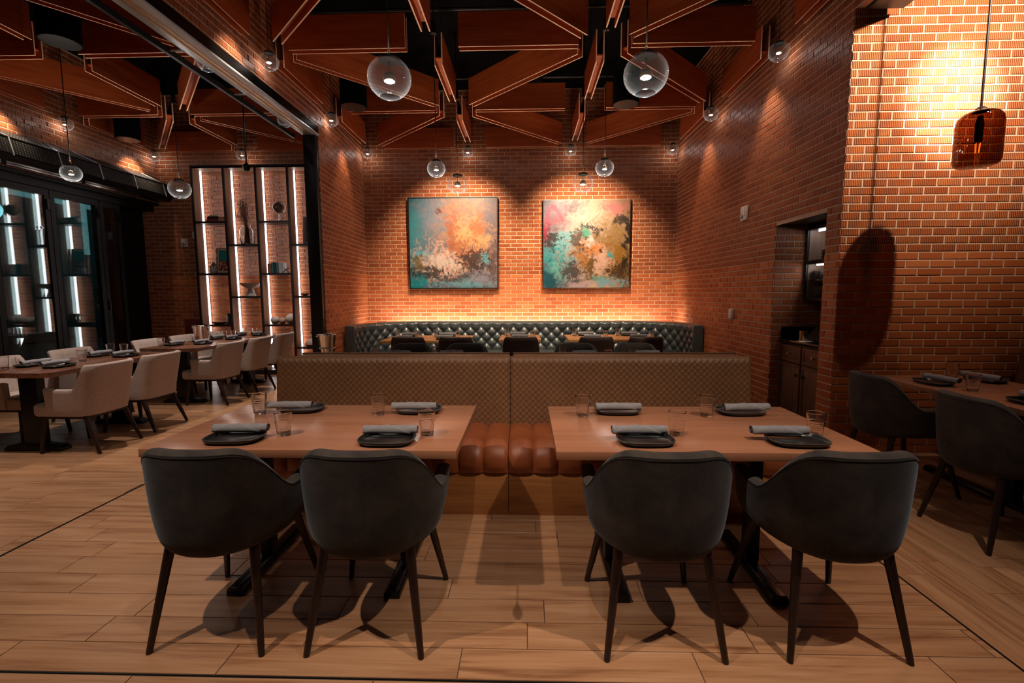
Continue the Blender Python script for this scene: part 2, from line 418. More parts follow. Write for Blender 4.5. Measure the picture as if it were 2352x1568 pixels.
# ------------------------------------------------------------------ structure: brick walls
PITCH_Z = 0.0677; PITCH_X = 0.2035; JOINT = 0.0115; RIB_Z = 26 * PITCH_Z
def brick_wall(name, p0, p1, z0, z1, holes=(), keep=300, zb=None, back=0.12, label=None, shift=0.0):
    dx, dy = p1[0] - p0[0], p1[1] - p0[1]
    L = sqrt(dx * dx + dy * dy); ang = math.atan2(dy, dx)
    xs = sorted({0.0, L, *[h[0] for h in holes], *[h[1] for h in holes]})
    zs = sorted({z0, z1, *[h[2] for h in holes], *[h[3] for h in holes]})
    xs = [x for x in xs if 0 <= x <= L]; zs = [z for z in zs if z0 <= z <= z1]
    mb = MB()
    for i in range(len(xs) - 1):
        for j in range(len(zs) - 1):
            cx, cz = (xs[i] + xs[i + 1]) / 2, (zs[j] + zs[j + 1]) / 2
            if any(h[0] < cx < h[1] and h[2] < cz < h[3] for h in holes): continue
            mb.b2(xs[i], xs[i + 1], 0.0, back, zs[j], zs[j + 1])
    wall = mb.build(name, M['mortar'], None, flip=False)
    wall.location = (p0[0], p0[1], 0); wall.rotation_euler = (0, 0, ang)
    tag(wall, label, None, None, 'structure')
    ca, sa = cos(ang), sin(ang)
    items = []
    k0 = int(math.floor((z0 if zb is None else zb) / PITCH_Z)); k1 = int(math.ceil(z1 / PITCH_Z))
    for k in range(max(0, k0), k1):
        za, zt = k * PITCH_Z + JOINT / 2, (k + 1) * PITCH_Z - JOINT / 2
        za, zt = max(za, z0), min(zt, z1)
        if zt - za < 0.02: continue
        x = -PITCH_X * (0.5 if k % 2 else 0.0) + shift - PITCH_X
        while x < L:
            iv = [(max(0.0, x + JOINT / 2), min(L, x + PITCH_X - JOINT / 2))]
            for h in holes:
                if zt > h[2] + 0.01 and za < h[3] - 0.01:
                    nv = []
                    for a, b in iv:
                        if b <= h[0] or a >= h[1]: nv.append((a, b)); continue
                        if a < h[0]: nv.append((a, h[0]))
                        if b > h[1]: nv.append((h[1], b))
                    iv = nv
            for a, b in iv:
                if b - a < 0.02: continue
                cx, cz = (a + b) / 2, (za + zt) / 2
                wx, wy = p0[0] + cx * ca, p0[1] + cx * sa
                q = to_px((wx, wy, cz)); sc = 0.0
                if q and -30 < q[0] < 2382 and -30 < q[1] < 1598:
                    e0 = to_px((p0[0] + a * ca, p0[1] + a * sa, cz)); e1 = to_px((p0[0] + b * ca, p0[1] + b * sa, cz))
                    if e0 and e1: sc = abs(e1[0] - e0[0]) * (zt - za) / q[2]
                items.append((sc, cx, cz, b - a, zt - za))
            x += PITCH_X
    items.sort(key=lambda t: -t[0])
    cache = {}; rng = random.Random(len(items))
    def shape(m, cx, y, cz, w, h):
        x, z = w / 2, h / 2; c = 0.003
        vs = [(cx - x, 0.01, cz - z), (cx + x, 0.01, cz - z), (cx + x, 0.01, cz + z), (cx - x, 0.01, cz + z),
              (cx - x + c, y, cz - z + c), (cx + x - c, y, cz - z + c), (cx + x - c, y, cz + z - c), (cx - x + c, y, cz + z - c),
              (cx - x, y + c, cz - z), (cx + x, y + c, cz - z), (cx + x, y + c, cz + z), (cx - x, y + c, cz + z)]
        fs = [(4, 5, 6, 7)] + [(8 + i, 8 + (i + 1) % 4, 4 + (i + 1) % 4, 4 + i) for i in range(4)] + [(i, (i + 1) % 4, 8 + (i + 1) % 4, 8 + i) for i in range(4)]
        m.add(vs, fs)
    rest = {True: MB(), False: MB()}
    for n, (sc, cx, cz, w, h) in enumerate(items):
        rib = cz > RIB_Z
        y = -0.0045 - rng.random() * 0.002
        if n < keep and sc > 0:
            key = (round(w, 3), round(h, 3), rib)
            if key not in cache:
                m = MB(); shape(m, 0, -0.0055, 0, w, h)
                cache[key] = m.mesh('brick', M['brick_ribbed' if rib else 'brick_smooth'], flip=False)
            o = bpy.data.objects.new('brick', cache[key]); COL.objects.link(o)
            o.parent = wall; o.location = (cx, 0.0055 + y, cz)
        else: shape(rest[rib], cx, y, cz, w, h)
    for rib in (True, False):
        if rest[rib].v:
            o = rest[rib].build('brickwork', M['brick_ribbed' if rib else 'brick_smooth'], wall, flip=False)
            o['kind'] = 'stuff'
    return wall

brick_wall('wall_back', (-2.86, 8.5), (2.64, 8.5), 0.0, 4.9, zb=0.8, label='orange brick back wall of the alcove behind two paintings', shift=0.05)
NY0, NY1, NZ = 4.40, 5.24, 2.13
brick_wall('wall_right', (2.615, 8.5), (2.69, 4.2), 0.0, 4.9, holes=[(8.5 - NY1, 8.5 - NY0, 0.0, NZ)], label='right brick wall of the alcove with a service niche', back=0.012)
brick_wall('wall_right_front', (2.69, 4.2), (5.6, 4.2), 0.0, 4.9, label='brightly lit brick wall behind the amber pendant', shift=0.15)
brick_wall('wall_left', (-2.75, 6.44), (-2.85, 8.5), 0.0, 4.9, zb=0.5, label='short left brick wall between black post and alcove')
brick_wall('wall_left_header', (-2.75, 0.9), (-2.75, 6.44), 3.62, 4.9, label='brick above the long steel beam on the left')
brick_wall('wall_right_header', (2.69, 4.2), (2.73, 0.9), 3.72, 4.9, label='brick above the right steel beam', keep=120)
brick_wall('wall_back_left', (-7.5, 8.5), (-2.95, 8.5), 0.0, 4.9, label='brick back wall of the left room behind the shelf', shift=0.09)
brick_wall('wall_side_left', (-6.56, 2.6), (-6.56, 8.5), 3.05, 4.9, label='brick wall above the folding glass doors', back=0.4)
# niche shell inside the right wall
NX1 = 3.42
brick_wall('wall_niche_far', (2.672, NY1), (NX1, NY1), 0.0, NZ, keep=140, label='brick inside of the service niche', back=0.04)
brick_wall('wall_niche_back', (NX1, NY1), (NX1, NY0), 0.0, NZ, keep=60, back=0.04, label='brick back of the service niche')
m = MB(); m.b2(2.70, NX1 + 0.04, NY0 - 0.04, NY0 - 0.002, 0, NZ); m.b2(2.704, NX1 + 0.04, NY0 - 0.04, NY1 + 0.04, NZ, NZ + 0.05)
tag(m.build('wall_niche_near', M['dark_frame']), 'dark lintel and near side of the service niche', kind='structure')

# ------------------------------------------------------------------ floor with planks
fl = MB(); fl.b2(-14, 6.5, -2.5, 9.0, -0.12, -0.004)
floor = tag(fl.build('floor', M['grout'], flip=False), 'light oak plank floor', kind='structure')
PW, PL, GAP = 0.1555, 0.914, 0.0035
BX, BY, LX = 1.872, 1.610, -2.885
cand = []
def plank_rows(x0, x1, y0, y1, along, seed):
    rng = random.Random(seed)
    a0, a1, b0, b1 = (x0, x1, y0, y1) if along == 'x' else (y0, y1, x0, x1)
    b = b0
    while b < b1 - 0.02:
        bt = min(b + PW, b1); a = a0 - rng.random() * PL
        while a < a1:
            s, e = max(a, a0), min(a + PL, a1)
            if e - s > 0.03:
                c = ((s + e) / 2, (b + bt) / 2); c = c if along == 'x' else (c[1], c[0])
                cand.append((c[0], c[1], e - s - GAP, bt - b - GAP, along))
            a += PL
        b += PW
plank_rows(LX + 0.008, BX - 0.004, BY + 0.006, 8.5, 'x', 1)
plank_rows(-7.05, LX - 0.008, -0.2, 8.5, 'x', 2)
plank_rows(LX + 0.008, BX - 0.004, -0.2, BY - 0.006, 'x', 3)
plank_rows(BX + 0.004, 5.6, -0.2, 4.2, 'y', 4)
def pscore(p):
    q = to_px((p[0], p[1], 0))
    if not q or not (-250 < q[0] < 2600 and 500 < q[1] < 1720): return 0
    return p[2] * p[3] / q[2] ** 2 / max(q[2], 0.3)
cand.sort(key=lambda p: -pscore(p))
pc = {}; rest = MB(); rest_y = MB()
def plank_shape(m, cx, cy, l, w, along):
    lx, ly = (l, w) if along == 'x' else (w, l); c = 0.0015
    x, y = lx / 2, ly / 2
    vs = [(cx - x, cy - y, -0.006), (cx + x, cy - y, -0.006), (cx + x, cy + y, -0.006), (cx - x, cy + y, -0.006),
          (cx - x, cy - y, -c), (cx + x, cy - y, -c), (cx + x, cy + y, -c), (cx - x, cy + y, -c),
          (cx - x + c, cy - y + c, 0), (cx + x - c, cy - y + c, 0), (cx + x - c, cy + y - c, 0), (cx - x + c, cy + y - c, 0)]
    fs = [(8, 9, 10, 11)] + [(4 + i, 4 + (i + 1) % 4, 8 + (i + 1) % 4, 8 + i) for i in range(4)] + [(i, (i + 1) % 4, 4 + (i + 1) % 4, 4 + i) for i in range(4)]
    m.add(vs, fs)
for n, p in enumerate(cand):
    if n < 300 and pscore(p) > 0:
        key = (round(p[2], 2), round(p[3], 3))
        if key not in pc:
            m = MB(); plank_shape(m, 0, 0, p[2], p[3], 'x'); pc[key] = m.mesh('plank', M['plank'], flip=False)
        o = bpy.data.objects.new('plank', pc[key]); COL.objects.link(o); o.parent = floor
        o.location = (p[0], p[1], 0); o.rotation_euler = (0, 0, 0 if p[4] == 'x' else pi / 2)
    elif p[4] == 'x': plank_shape(rest, *p)
    else: plank_shape(rest_y, p[1], -p[0], p[2], p[3], 'x')
tag(rest.build('planking', M['plank'], floor, flip=False), kind='stuff')
if rest_y.v:
    o = rest_y.build('planking', M['plank'], floor, flip=False); o['kind'] = 'stuff'; o.rotation_euler = (0, 0, pi / 2)
m = MB(); m.b2(LX - 0.0045, LX + 0.0045, -0.2, 6.3, -0.01, 0.0015)
tag(m.build('trim_1', M['black_metal']), 'black floor track of the folding partition', kind='structure')
m = MB(); m.b2(BX - 0.002, BX + 0.002, -0.2, 4.2, -0.01, 0.0006); m.b2(LX + 0.008, BX - 0.004, BY - 0.002, BY + 0.002, -0.01, 0.0006)
tag(m.build('trim_2', M['black_metal']), 'thin dark floor joints', kind='structure')

# ceiling and ducts
m = MB(); m.b2(-9, 6.5, -2.5, 9.0, 4.9, 5.0)
tag(m.build('ceiling', M['ceiling_black'], flip=False), 'black open ceiling', kind='structure')
m = MB()
for k, (y, z, r) in enumerate(((4.05, 4.70, 0.02), (4.55, 4.72, 0.016), (5.9, 4.74, 0.02), (7.6, 4.7, 0.02))):
    c = MB(); c.tube([(-2.7, y, z), (2.6, y, z)], r, 8)
    tag(c.build('ceiling_conduit', M['graphite']), ('grey conduit nearest the camera in the dark ceiling', 'second grey conduit across the dark ceiling', 'third grey conduit across the dark ceiling', 'rearmost grey conduit across the dark ceiling')[k], 'pipe', 'conduits under the black ceiling')
c = MB(); c.tube([(0.15, -0.5, 4.62), (0.15, 8.4, 4.62)], 0.11, 14)
tag(c.build('air_duct', M['ceiling_black'], smooth=50), 'round black air duct running away along the ceiling', 'duct')

# steel beam, post, right beam
t = empty('trim_3', (-2.83, 3.7, 3.5)); t['kind'] = 'structure'; t['label'] = 'long steel beam over the opening to the left room'
m = MB(); m.b2(-0.105, 0.105, -2.8, 2.72, 0.0, 0.022); m.build('flange', M['steel'], t, bevel=0.003)
m = MB(); m.b2(0.075, 0.098, -2.8, 2.72, 0.022, 0.125); m.build('fascia', M['black_gloss'], t)
m = MB(); m.b2(-0.03, -0.018, -2.8, 2.72, -0.008, 0.0); m.b2(0.018, 0.03, -2.8, 2.72, -0.008, 0.0); m.build('reveal', M['brass'], t)
m = MB(); m.b2(-0.09, 0.06, -2.8, 2.72, 0.022, 0.3); m.build('web', M['black_metal'], t)
m = MB(); m.b2(-0.245, -0.215, -2.8, 2.72, -0.03, 0.02)
m.build('hanging_track', M['graphite'], t)
for y in (-2.2, -1.3, -0.4, 0.5, 1.4, 2.3):
    m = MB(); m.b2(-0.23, -0.09, y, y + 0.02, 0.0, 0.012); m.build('track_bracket', M['steel'], t)
m = MB(); m.b2(-2.92, -2.757, 6.36, 6.435, 0.0, 3.5)
tag(m.build('trim_4', M['black_metal'], bevel=0.004), 'black steel post at the left corner of the alcove', kind='structure')
m = MB(); m.b2(-2.92, -2.86, 6.44, 8.5, 0.0, 4.9)
tag(m.build('wall_left_room_side', M['black_metal'], flip=False), 'left room side of the short brick wall', kind='structure')
t = empty('trim_5', (2.85, 2.6, 3.66)); t['kind'] = 'structure'; t['label'] = 'black steel beam at the top of the right wall'
m = MB(); m.b2(-0.13, 0.15, -1.7, 1.5, 0.0, 0.02); m.build('flange', M['graphite'], t, bevel=0.003)
m = MB(); m.b2(-0.10, 0.13, -1.7, 1.48, 0.02, 0.3); m.build('web', M['black_metal'], t)
m = MB(); m.b2(2.76, 2.86, 0.9, 4.19, 3.72, 4.9)
tag(m.build('wall_right_soffit', M['black_metal'], flip=False), 'dark back of the brick above the right beam', kind='structure')

# ------------------------------------------------------------------ ceiling baffles
ZF, HF = 3.90, 0.33
def baffle(p0, p1, label):
    dx, dy = p1[0] - p0[0], p1[1] - p0[1]; L = sqrt(dx * dx + dy * dy)
    e = empty('ceiling_baffle', ((p0[0] + p1[0]) / 2, (p0[1] + p1[1]) / 2, ZF), math.atan2(dy, dx), label, 'baffle', 'wooden ceiling baffles')
    for s in (-1, 1):
        m = MB(); x, y0, y1 = L / 2, s * 0.040 - 0.0065, s * 0.040 + 0.0065
        vs = [(-x, y0, 0), (x, y0, 0), (x, y1, 0), (-x, y1, 0), (-x, y0, HF), (x, y0, HF), (x, y1, HF), (-x, y1, HF)]
        m.add(vs, [(3, 2, 1, 0), (4, 5, 6, 7), (0, 1, 5, 4), (1, 2, 6, 5), (2, 3, 7, 6), (3, 0, 4, 7)], [1, 0, 0, 1, 0, 1])
        m.build('panel', [M['baffle'], M['baffle_edge']], e, flip=False)
    m = MB(); m.b2(-L / 2 + 0.03, L / 2 - 0.03, -0.033, 0.033, 0.075, 0.09); m.build('spacer_board', M['baffle'], e, flip=False)
    for q in (-0.3, 0.3):
        m = MB(); m.tube([(q * L, 0, 0.05), (q * L, 0, 4.9 - ZF)], 0.002, 4); m.build('hanger_wire', M['black_metal'], e)
ORD = ['front', 'second', 'third', 'back', 'rear']
def lattice(cols, rows, room, colnames, diag, wallskip=None):
    for j, y in enumerate(rows):
        for i in range(len(cols) - 1):
            if j > 0 or True:
                a, b = cols[i], cols[i + 1]; g = 0.27 if room != 'left' else 0.23
                if y > 3: baffle((a + g, y), (b - g, y), 'crosswise wooden baffle, %s row, %s of the %s' % (ORD[j], colnames[i], 'left room' if room == 'left' else 'alcove'))
    for j in range(len(rows) - 1):
        for i, x in enumerate(cols):
            if wallskip and i in wallskip: continue
            baffle((x, rows[j] + 0.32), (x, rows[j + 1] - 0.33), 'lengthwise wooden baffle, %s line of the %s, behind the %s row' % ((('left wall', 'left painting', 'right painting', 'right wall') if room != 'left' else ('glass door', 'middle', 'beam'))[i], 'left room' if room == 'left' else 'alcove', ORD[j]))
        for i in range(len(cols) - 1):
            a, b, c, d = cols[i], cols[i + 1], rows[j], rows[j + 1]
            gx, gy = 0.23, 0.18
            if diag(i, j): p, q = (a + gx, c + gy), (b - gx, d - gy)
            else: p, q = (a + gx, d - gy), (b - gx, c + gy)
            baffle(p, q, 'diagonal wooden baffle, %s of the %s, behind the %s row' % (colnames[i], 'left room' if room == 'left' else 'alcove', ORD[j]))
ROWS = [3.43, 5.085, 6.735, 8.39]
MC = [-2.69, -0.95, 0.80, 2.545]
LC = [-6.44, -4.855, -3.27]
lattice(MC, ROWS, 'alcove', ['left third', 'middle third', 'right third'], lambda i, j: (i + j) % 2 == 1)
lattice(LC, ROWS, 'left', ['glass door side', 'beam side'], lambda i, j: (i + j) % 2 == 1)

# ceiling speakers
def drum(x, y, z, label):
    e = empty('pendant_speaker', (x, y, z), 0, label, 'speaker', 'black cylindrical ceiling speakers')
    m = MB(); m.lathe([(0.0, 0.004), (0.155, 0.004), (0.16, 0.0), (0.165, 0.004), (0.165, 0.36), (0.0, 0.36)], 32); m.build('housing', M['ceiling_black'], e, smooth=40)
    m = MB(); m.lathe([(0.0, -0.002), (0.154, -0.002), (0.154, 0.006), (0.0, 0.006)], 32); m.build('grille', M['graphite'], e, smooth=40)
    m = MB(); m.lathe([(0.0, -0.006), (0.006, -0.005), (0.006, 0.0)], 10); m.build('indicator', M['chrome'], e)
    m = MB(); m.tube([(0, 0, 0.36), (0, 0, 4.9 - z)], 0.012, 8); m.build('stem', M['black_metal'], e)
drum(-2.2, 6.28, 3.8, 'black drum speaker left of the big left globe pendant')
drum(1.27, 6.33, 3.8, 'black drum speaker left of the big right globe pendant')
drum(-4.40, 4.62, 3.8, 'black drum speaker nearest the camera in the left room')
drum(-6.12, 7.40, 3.8, 'black drum speaker by the left room brick wall')

# ------------------------------------------------------------------ globe pendants
def globe(x, y, z, D, label, hang):
    R = D / 2
    e = empty('globe_pendant', (x, y, z), 0, label, 'pendant lamp', 'clear glass globe pendants')
    prof = []
    a0, a1 = radians(62), radians(-62)
    for k in range(19):
        a = a0 + (a1 - a0) * k / 18; prof.append((R * cos(a), R * 0.93 * sin(a)))
    m = MB(); m.lathe(prof, 40); m.build('glass_shade', M['globe_glass'], e, smooth=60)
    zb = R * 0.93 * sin(a1); rb = R * cos(a1)
    m = MB(); m.tube([(rb * cos(2 * pi * k / 32), rb * sin(2 * pi * k / 32), zb) for k in range(32)], R * 0.018, 6, closed=True); m.build('glass_rim', M['globe_glass'], e, smooth=60)
    zt = R * 0.93 * sin(a0)
    m = MB(); m.lathe([(0, zt + 0.012), (R * 0.40, zt + 0.012), (R * 0.46, zt + 0.004), (R * 0.46, zt - 0.012), (0, zt - 0.012)], 28); m.build('cap', M['black_metal'], e, smooth=40)
    m = MB(); m.lathe([(0, R * 0.26), (R * 0.10, R * 0.25), (R * 0.24, R * 0.17), (R * 0.29, R * 0.02), (R * 0.27, -R * 0.14), (R * 0.22, -R * 0.15), (0, -R * 0.15)], 24); m.build('lamp_holder', M['brass'], e, smooth=50)
    m = MB(); m.lathe([(0, -R * 0.20), (R * 0.18, -R * 0.185), (R * 0.235, -R * 0.15), (0, -R * 0.148)], 24); m.build('led_lens', M['lens'], e, smooth=50)
    m = MB(); m.tube([(0, 0, R * 0.25), (0, 0, zt)], R * 0.035, 8); m.build('stem', M['brass'], e)
    m = MB(); m.tube([(0, 0, zt + 0.01), (0, 0, 4.9 - z)], 0.0045 if hang else 0.0022, 6); m.build('cord', M['black_metal'], e)
    if hang:
        l = bpy.data.lights.new('baffle_fill', 'SPOT'); l.energy = 30.0; l.color = (1.0, 0.80, 0.62); l.shadow_soft_size = 0.05; l.spot_size = radians(116); l.spot_blend = 0.35  # added upward fill for the baffles; the globe's own lens shines down
        lo = bpy.data.objects.new('baffle_fill', l); COL.objects.link(lo); lo.parent = e; lo.location = (0, 0, zt + 0.02); lo.rotation_euler = (pi, 0, 0)
    l = bpy.data.lights.new('globe_glow', 'POINT'); l.energy = 5.5 if hang else 1.2; l.color = (1.0, 0.90, 0.80); l.shadow_soft_size = 0.02
    lo = bpy.data.objects.new('globe_glow', l); COL.objects.link(lo); lo.parent = e; lo.location = (0, 0, -R * 0.36)
    if hang:
        m = MB(); m.lathe([(0, zt + 0.06), (0.009, zt + 0.06), (0.011, zt + 0.01), (0, zt + 0.01)], 10); m.build('cord_grip', M['brass'], e)
        m = MB(); m.tube([(0, 0, 4.05 - z), (0, 0, 4.17 - z)], 0.028, 12); m.build('cord_weight', M['black_metal'], e, smooth=40)
zc = 3.815
globe(-0.945, 3.43, 2.91, 0.30, 'large clear globe pendant over the left foreground table', True)
globe(0.82, 3.43, 2.905, 0.30, 'large clear globe pendant over the right foreground table', True)
globe(-0.945, 6.735, 2.93, 0.285, 'hanging globe pendant just above the left painting', True)
globe(0.785, 6.735, 2.93, 0.285, 'hanging globe pendant just above the right painting', True)
globe(-0.935, 5.085, 2.72, 0.19, 'small hanging globe upper left of the left painting pendant', True)
globe(0.815, 5.085, 2.71, 0.19, 'small hanging globe upper right of the right painting pendant', True)
for x, y, lab in ((-2.65, 5.085, 'flush globe by the brick above the beam, nearest the camera'), (-2.68, 6.735, 'flush globe above the top of the black post'), (-2.7, 8.30, 'flush globe in the back left corner of the alcove'),
                  (-0.985, 8.30, 'flush globe high on the back wall over the left painting'), (0.755, 8.30, 'flush globe high on the back wall over the right painting'), (2.46, 8.30, 'flush globe in the back right corner of the alcove'),
                  (2.495, 6.735, 'middle flush globe along the right alcove wall'), (2.53, 5.085, 'nearest flush globe along the right alcove wall'),
                  (-3.30, 5.085, 'left room globe seen behind the beam, nearer one'), (-3.33, 6.735, 'left room globe seen behind the beam, farther one'), (-6.46, 6.735, 'flush globe against the left room brick above the heater'),
                  (-6.43, 8.30, 'flush globe in the far left corner of the left room'), (-4.88, 8.30, 'flush globe above the top of the lit shelf')):
    globe(x, y, zc, 0.195, lab, False)
globe(-4.86, 5.085, 2.72, 0.19, 'hanging globe in front of the black air heater', True)
globe(-4.86, 6.70, 2.90, 0.285, 'large hanging globe left of the lit shelf', True)
# dome camera on a rod
e = empty('dome_camera', (-3.77, 6.5, 3.13), 0, 'small black dome camera hanging on a rod before the shelf', 'camera')
m = MB(); m.lathe([(0, -0.055), (0.025, -0.048), (0.042, -0.025), (0.048, 0.0), (0.052, 0.004), (0.052, 0.016), (0.03, 0.04), (0.014, 0.06), (0, 0.06)], 20); m.build('dome', M['black_gloss'], e, smooth=40)
m = MB(); m.tube([(0, 0, 0.05), (0, 0, 1.77)], 0.010, 8); m.build('rod', M['graphite'], e)

# ------------------------------------------------------------------ amber pendant
e = empty('amber_pendant', (3.172, 3.545, 2.29), 0, 'smoky amber glass pendant hanging before the lit brick wall', 'pendant lamp')
SCL = 1.08
prof = [(0.0, 0.0), (0.07, 0.002), (0.10, 0.008), (0.116, 0.022), (0.122, 0.045), (0.122, 0.27), (0.117, 0.305), (0.10, 0.332), (0.075, 0.347), (0.045, 0.352)]
m = MB(); m.lathe([(r * SCL, z * SCL) for r, z in prof], 40); m.build('glass_shade', M['amber'], e, smooth=60)
m = MB(); m.lathe([(0.048, 0.376), (0.045, 0.386), (0.02, 0.408), (0.012, 0.413), (0, 0.413)], 20); m.build('cap', M['dark_frame'], e, smooth=50)
m = MB(); m.tube([(0, 0, 0.40), (0, 0, 4.9 - 2.29)], 0.0075, 8); m.build('rod', M['dark_frame'], e)
m = MB(); m.lathe([(0, 0.16), (0.022, 0.17), (0.024, 0.30), (0.014, 0.35), (0, 0.352)], 16); m.build('lamp_holder', M['dark_frame'], e, smooth=50)
m = MB()
for k in range(4):
    a = k * pi / 2 + 0.3
    m.tube([(0.012 * cos(a), 0.012 * sin(a), 0.10), (0.016 * cos(a), 0.016 * sin(a), 0.165)], 0.0016, 5)
m.build('filament', M['filament'], e)

# ------------------------------------------------------------------ paintings
def painting(name, loc, w, h, mat, label, frame):
    e = empty(name, loc, 0, label, 'painting')
    m = MB(); m.b2(-w / 2 + 0.012, w / 2 - 0.012, -0.062, -0.02, 0.012, h - 0.012); m.build('canvas', mat, e, flip=False)
    if frame:
        m = MB()
        m.b2(-w / 2, -w / 2 + 0.014, -0.072, 0, 0, h); m.b2(w / 2 - 0.014, w / 2, -0.072, 0, 0, h)
        m.b2(-w / 2 + 0.014, w / 2 - 0.014, -0.072, 0, 0, 0.014); m.b2(-w / 2 + 0.014, w / 2 - 0.014, -0.072, 0, h - 0.014, h)
        m.build('frame', M['black_metal'], e, flip=False)
    else:
        m = MB()
        m.b2(-w / 2 + 0.004, -w / 2 + 0.012, -0.062, -0.01, 0.004, h - 0.006); m.b2(w / 2 - 0.012, w / 2 - 0.004, -0.062, -0.01, 0.004, h - 0.006)
        m.b2(-w / 2 + 0.012, w / 2 - 0.012, -0.062, -0.01, 0.004, 0.012)
        m.build('canvas_edge', M['black_metal'], e, flip=False)
    m = MB(); m.b2(-w / 2 + 0.06, w / 2 - 0.06, -0.02, -0.001, 0.06, h - 0.06); m.build('backing', M['dark_frame'], e, flip=False)
    return e
def paint_mat(name, w, h, base, layers, seed):
    t = NT(name); v = t.coord()
    s = t.n('SeparateXYZ', i_0=v)
    u = t.math('ADD', t.math('DIVIDE', s.outputs[0], w), 0.5); vv = t.math('DIVIDE', s.outputs[2], h)
    uv = t.n('CombineXYZ', i_0=u, i_1=vv, i_2=seed).outputs[0]
    wob = t.noise(uv, 3.2, 6.0, 0.62, 0.5)
    d = t.vmath('SUBTRACT', wob.outputs['Color'], (0.5, 0.5, 0.5))
    fineN = t.noise(uv, 11.0, 6.0, 0.68, 0.9)
    d2 = t.vmath('SUBTRACT', fineN.outputs['Color'], (0.5, 0.5, 0.5))
    col = t.ramp(t.math('ADD', u, t.math('MULTIPLY', t.n('SeparateXYZ', i_0=d).outputs[0], 0.5)), base)
    for k, (cx, cy, sx, sy, amt, soft, c, mode, ns) in enumerate(layers):
        nz = t.noise(t.vmath('ADD', uv, (k * 3.1 + seed, k * 1.7, 0)), ns * 1.5, 7.0, 0.74, 1.3)
        p = t.vmath('ADD', uv, t.vmath('MULTIPLY', d, (0.26, 0.26, 0)))
        p = t.vmath('ADD', p, t.vmath('MULTIPLY', d2, (0.20, 0.20, 0)))
        q = t.vmath('MULTIPLY', t.vmath('SUBTRACT', p, (cx, cy, seed)), (1 / sx, 1 / sy, 0))
        ln = t.n('VectorMath', operation='LENGTH'); t.set(ln.inputs[0], q)
        f = t.math('ADD', t.math('SUBTRACT', 1.0, ln.outputs['Value']), t.math('MULTIPLY', t.math('SUBTRACT', nz.outputs[0], 0.5), 5.4))
        f = t.math('MULTIPLY', t.math('MULTIPLY_ADD', f, 1.0 / soft, 0.5 - 0.25 / soft, clamp=True), amt)
        col = t.mix(f, col, c)
    st = t.noise(t.vmath('MULTIPLY', uv, (60, 22, 1)), 1.0, 3.0)
    col = t.mix(0.22, col, t.mix(st.outputs[0], (0.03, 0.03, 0.03), (0.9, 0.85, 0.8)), 'OVERLAY')
    col = t.mix(1.0, col, (0.50, 0.51, 0.55), 'MULTIPLY')
    return t.bsdf(col, 0.4, 0.0, t.bump(fineN.outputs[0], 0.35, 0.003), 0.3)
TEAL = (0.05, 0.28, 0.31); DTEAL = (0.01, 0.20, 0.22); GREY = (0.22, 0.24, 0.28); VIO = (0.26, 0.22, 0.25); ORA = (0.80, 0.30, 0.08); PEACH = (0.85, 0.50, 0.34)
GOLD = (0.78, 0.42, 0.17); RUST = (0.45, 0.11, 0.03); DARK = (0.035, 0.028, 0.025); CYAN = (0.18, 0.50, 0.55); WHITE = (0.85, 0.72, 0.64); OLIVE = (0.16, 0.10, 0.015)
pl = paint_mat('abstract_teal_orange', 1.57, 1.585, [(0.0, (0.03, 0.20, 0.24)), (0.13, (0.10, 0.21, 0.26)), (0.28, (0.17, 0.18, 0.225)), (1.0, (0.22, 0.165, 0.17))], [
    (0.33, 0.75, 0.22, 0.45, 0.8, 1.2, GREY, 0, 3), (0.04, 0.60, 0.06, 0.5, 0.7, 1.2, TEAL, 0, 3),
    (0.60, 0.88, 0.28, 0.18, 0.8, 0.8, (0.45, 0.20, 0.10), 0, 6), (0.58, 0.60, 0.30, 0.38, 0.85, 0.8, (0.50, 0.26, 0.15), 0, 7),
    (0.45, 0.30, 0.42, 0.22, 0.9, 0.8, PEACH, 0, 7), (0.66, 0.62, 0.14, 0.16, 0.95, 0.8, GOLD, 0, 5), (0.80, 0.52, 0.13, 0.12, 0.95, 0.8, GOLD, 0, 5),
    (0.78, 0.68, 0.12, 0.16, 0.8, 0.5, (0.62, 0.16, 0.04), 0, 8), (0.55, 0.42, 0.22, 0.14, 0.7, 0.4, RUST, 0, 10), (0.50, 0.66, 0.08, 0.26, 0.7, 0.4, RUST, 0, 12),
    (0.38, 0.30, 0.25, 0.12, 0.7, 0.4, WHITE, 0, 11), (0.65, 0.36, 0.26, 0.10, 0.6, 0.35, (0.62, 0.20, 0.07), 0, 13),
    (0.72, 0.30, 0.24, 0.14, 0.9, 0.4, DARK, 0, 12), (0.18, 0.18, 0.26, 0.07, 0.9, 0.4, DARK, 0, 11), (0.46, 0.10, 0.30, 0.06, 0.8, 0.4, DARK, 0, 12), (0.10, 0.30, 0.10, 0.07, 0.8, 0.5, OLIVE, 0, 6),
    (0.08, 0.08, 0.16, 0.10, 0.95, 0.6, (0.01, 0.26, 0.27), 0, 5), (0.86, 0.12, 0.20, 0.09, 0.85, 0.7, (0.32, 0.32, 0.37), 0, 4), (0.62, 0.05, 0.40, 0.05, 0.7, 0.5, CYAN, 0, 8),
    (0.85, 0.30, 0.03, 0.08, 0.8, 0.5, CYAN, 0, 6), (0.14, 0.40, 0.12, 0.04, 0.7, 0.5, CYAN, 0, 7), (0.34, 0.87, 0.07, 0.05, 0.8, 0.4, (0.12, 0.02, 0.015), 0, 11), (0.93, 0.28, 0.06, 0.22, 0.7, 0.5, (0.12, 0.06, 0.04), 0, 8)], 0.0)
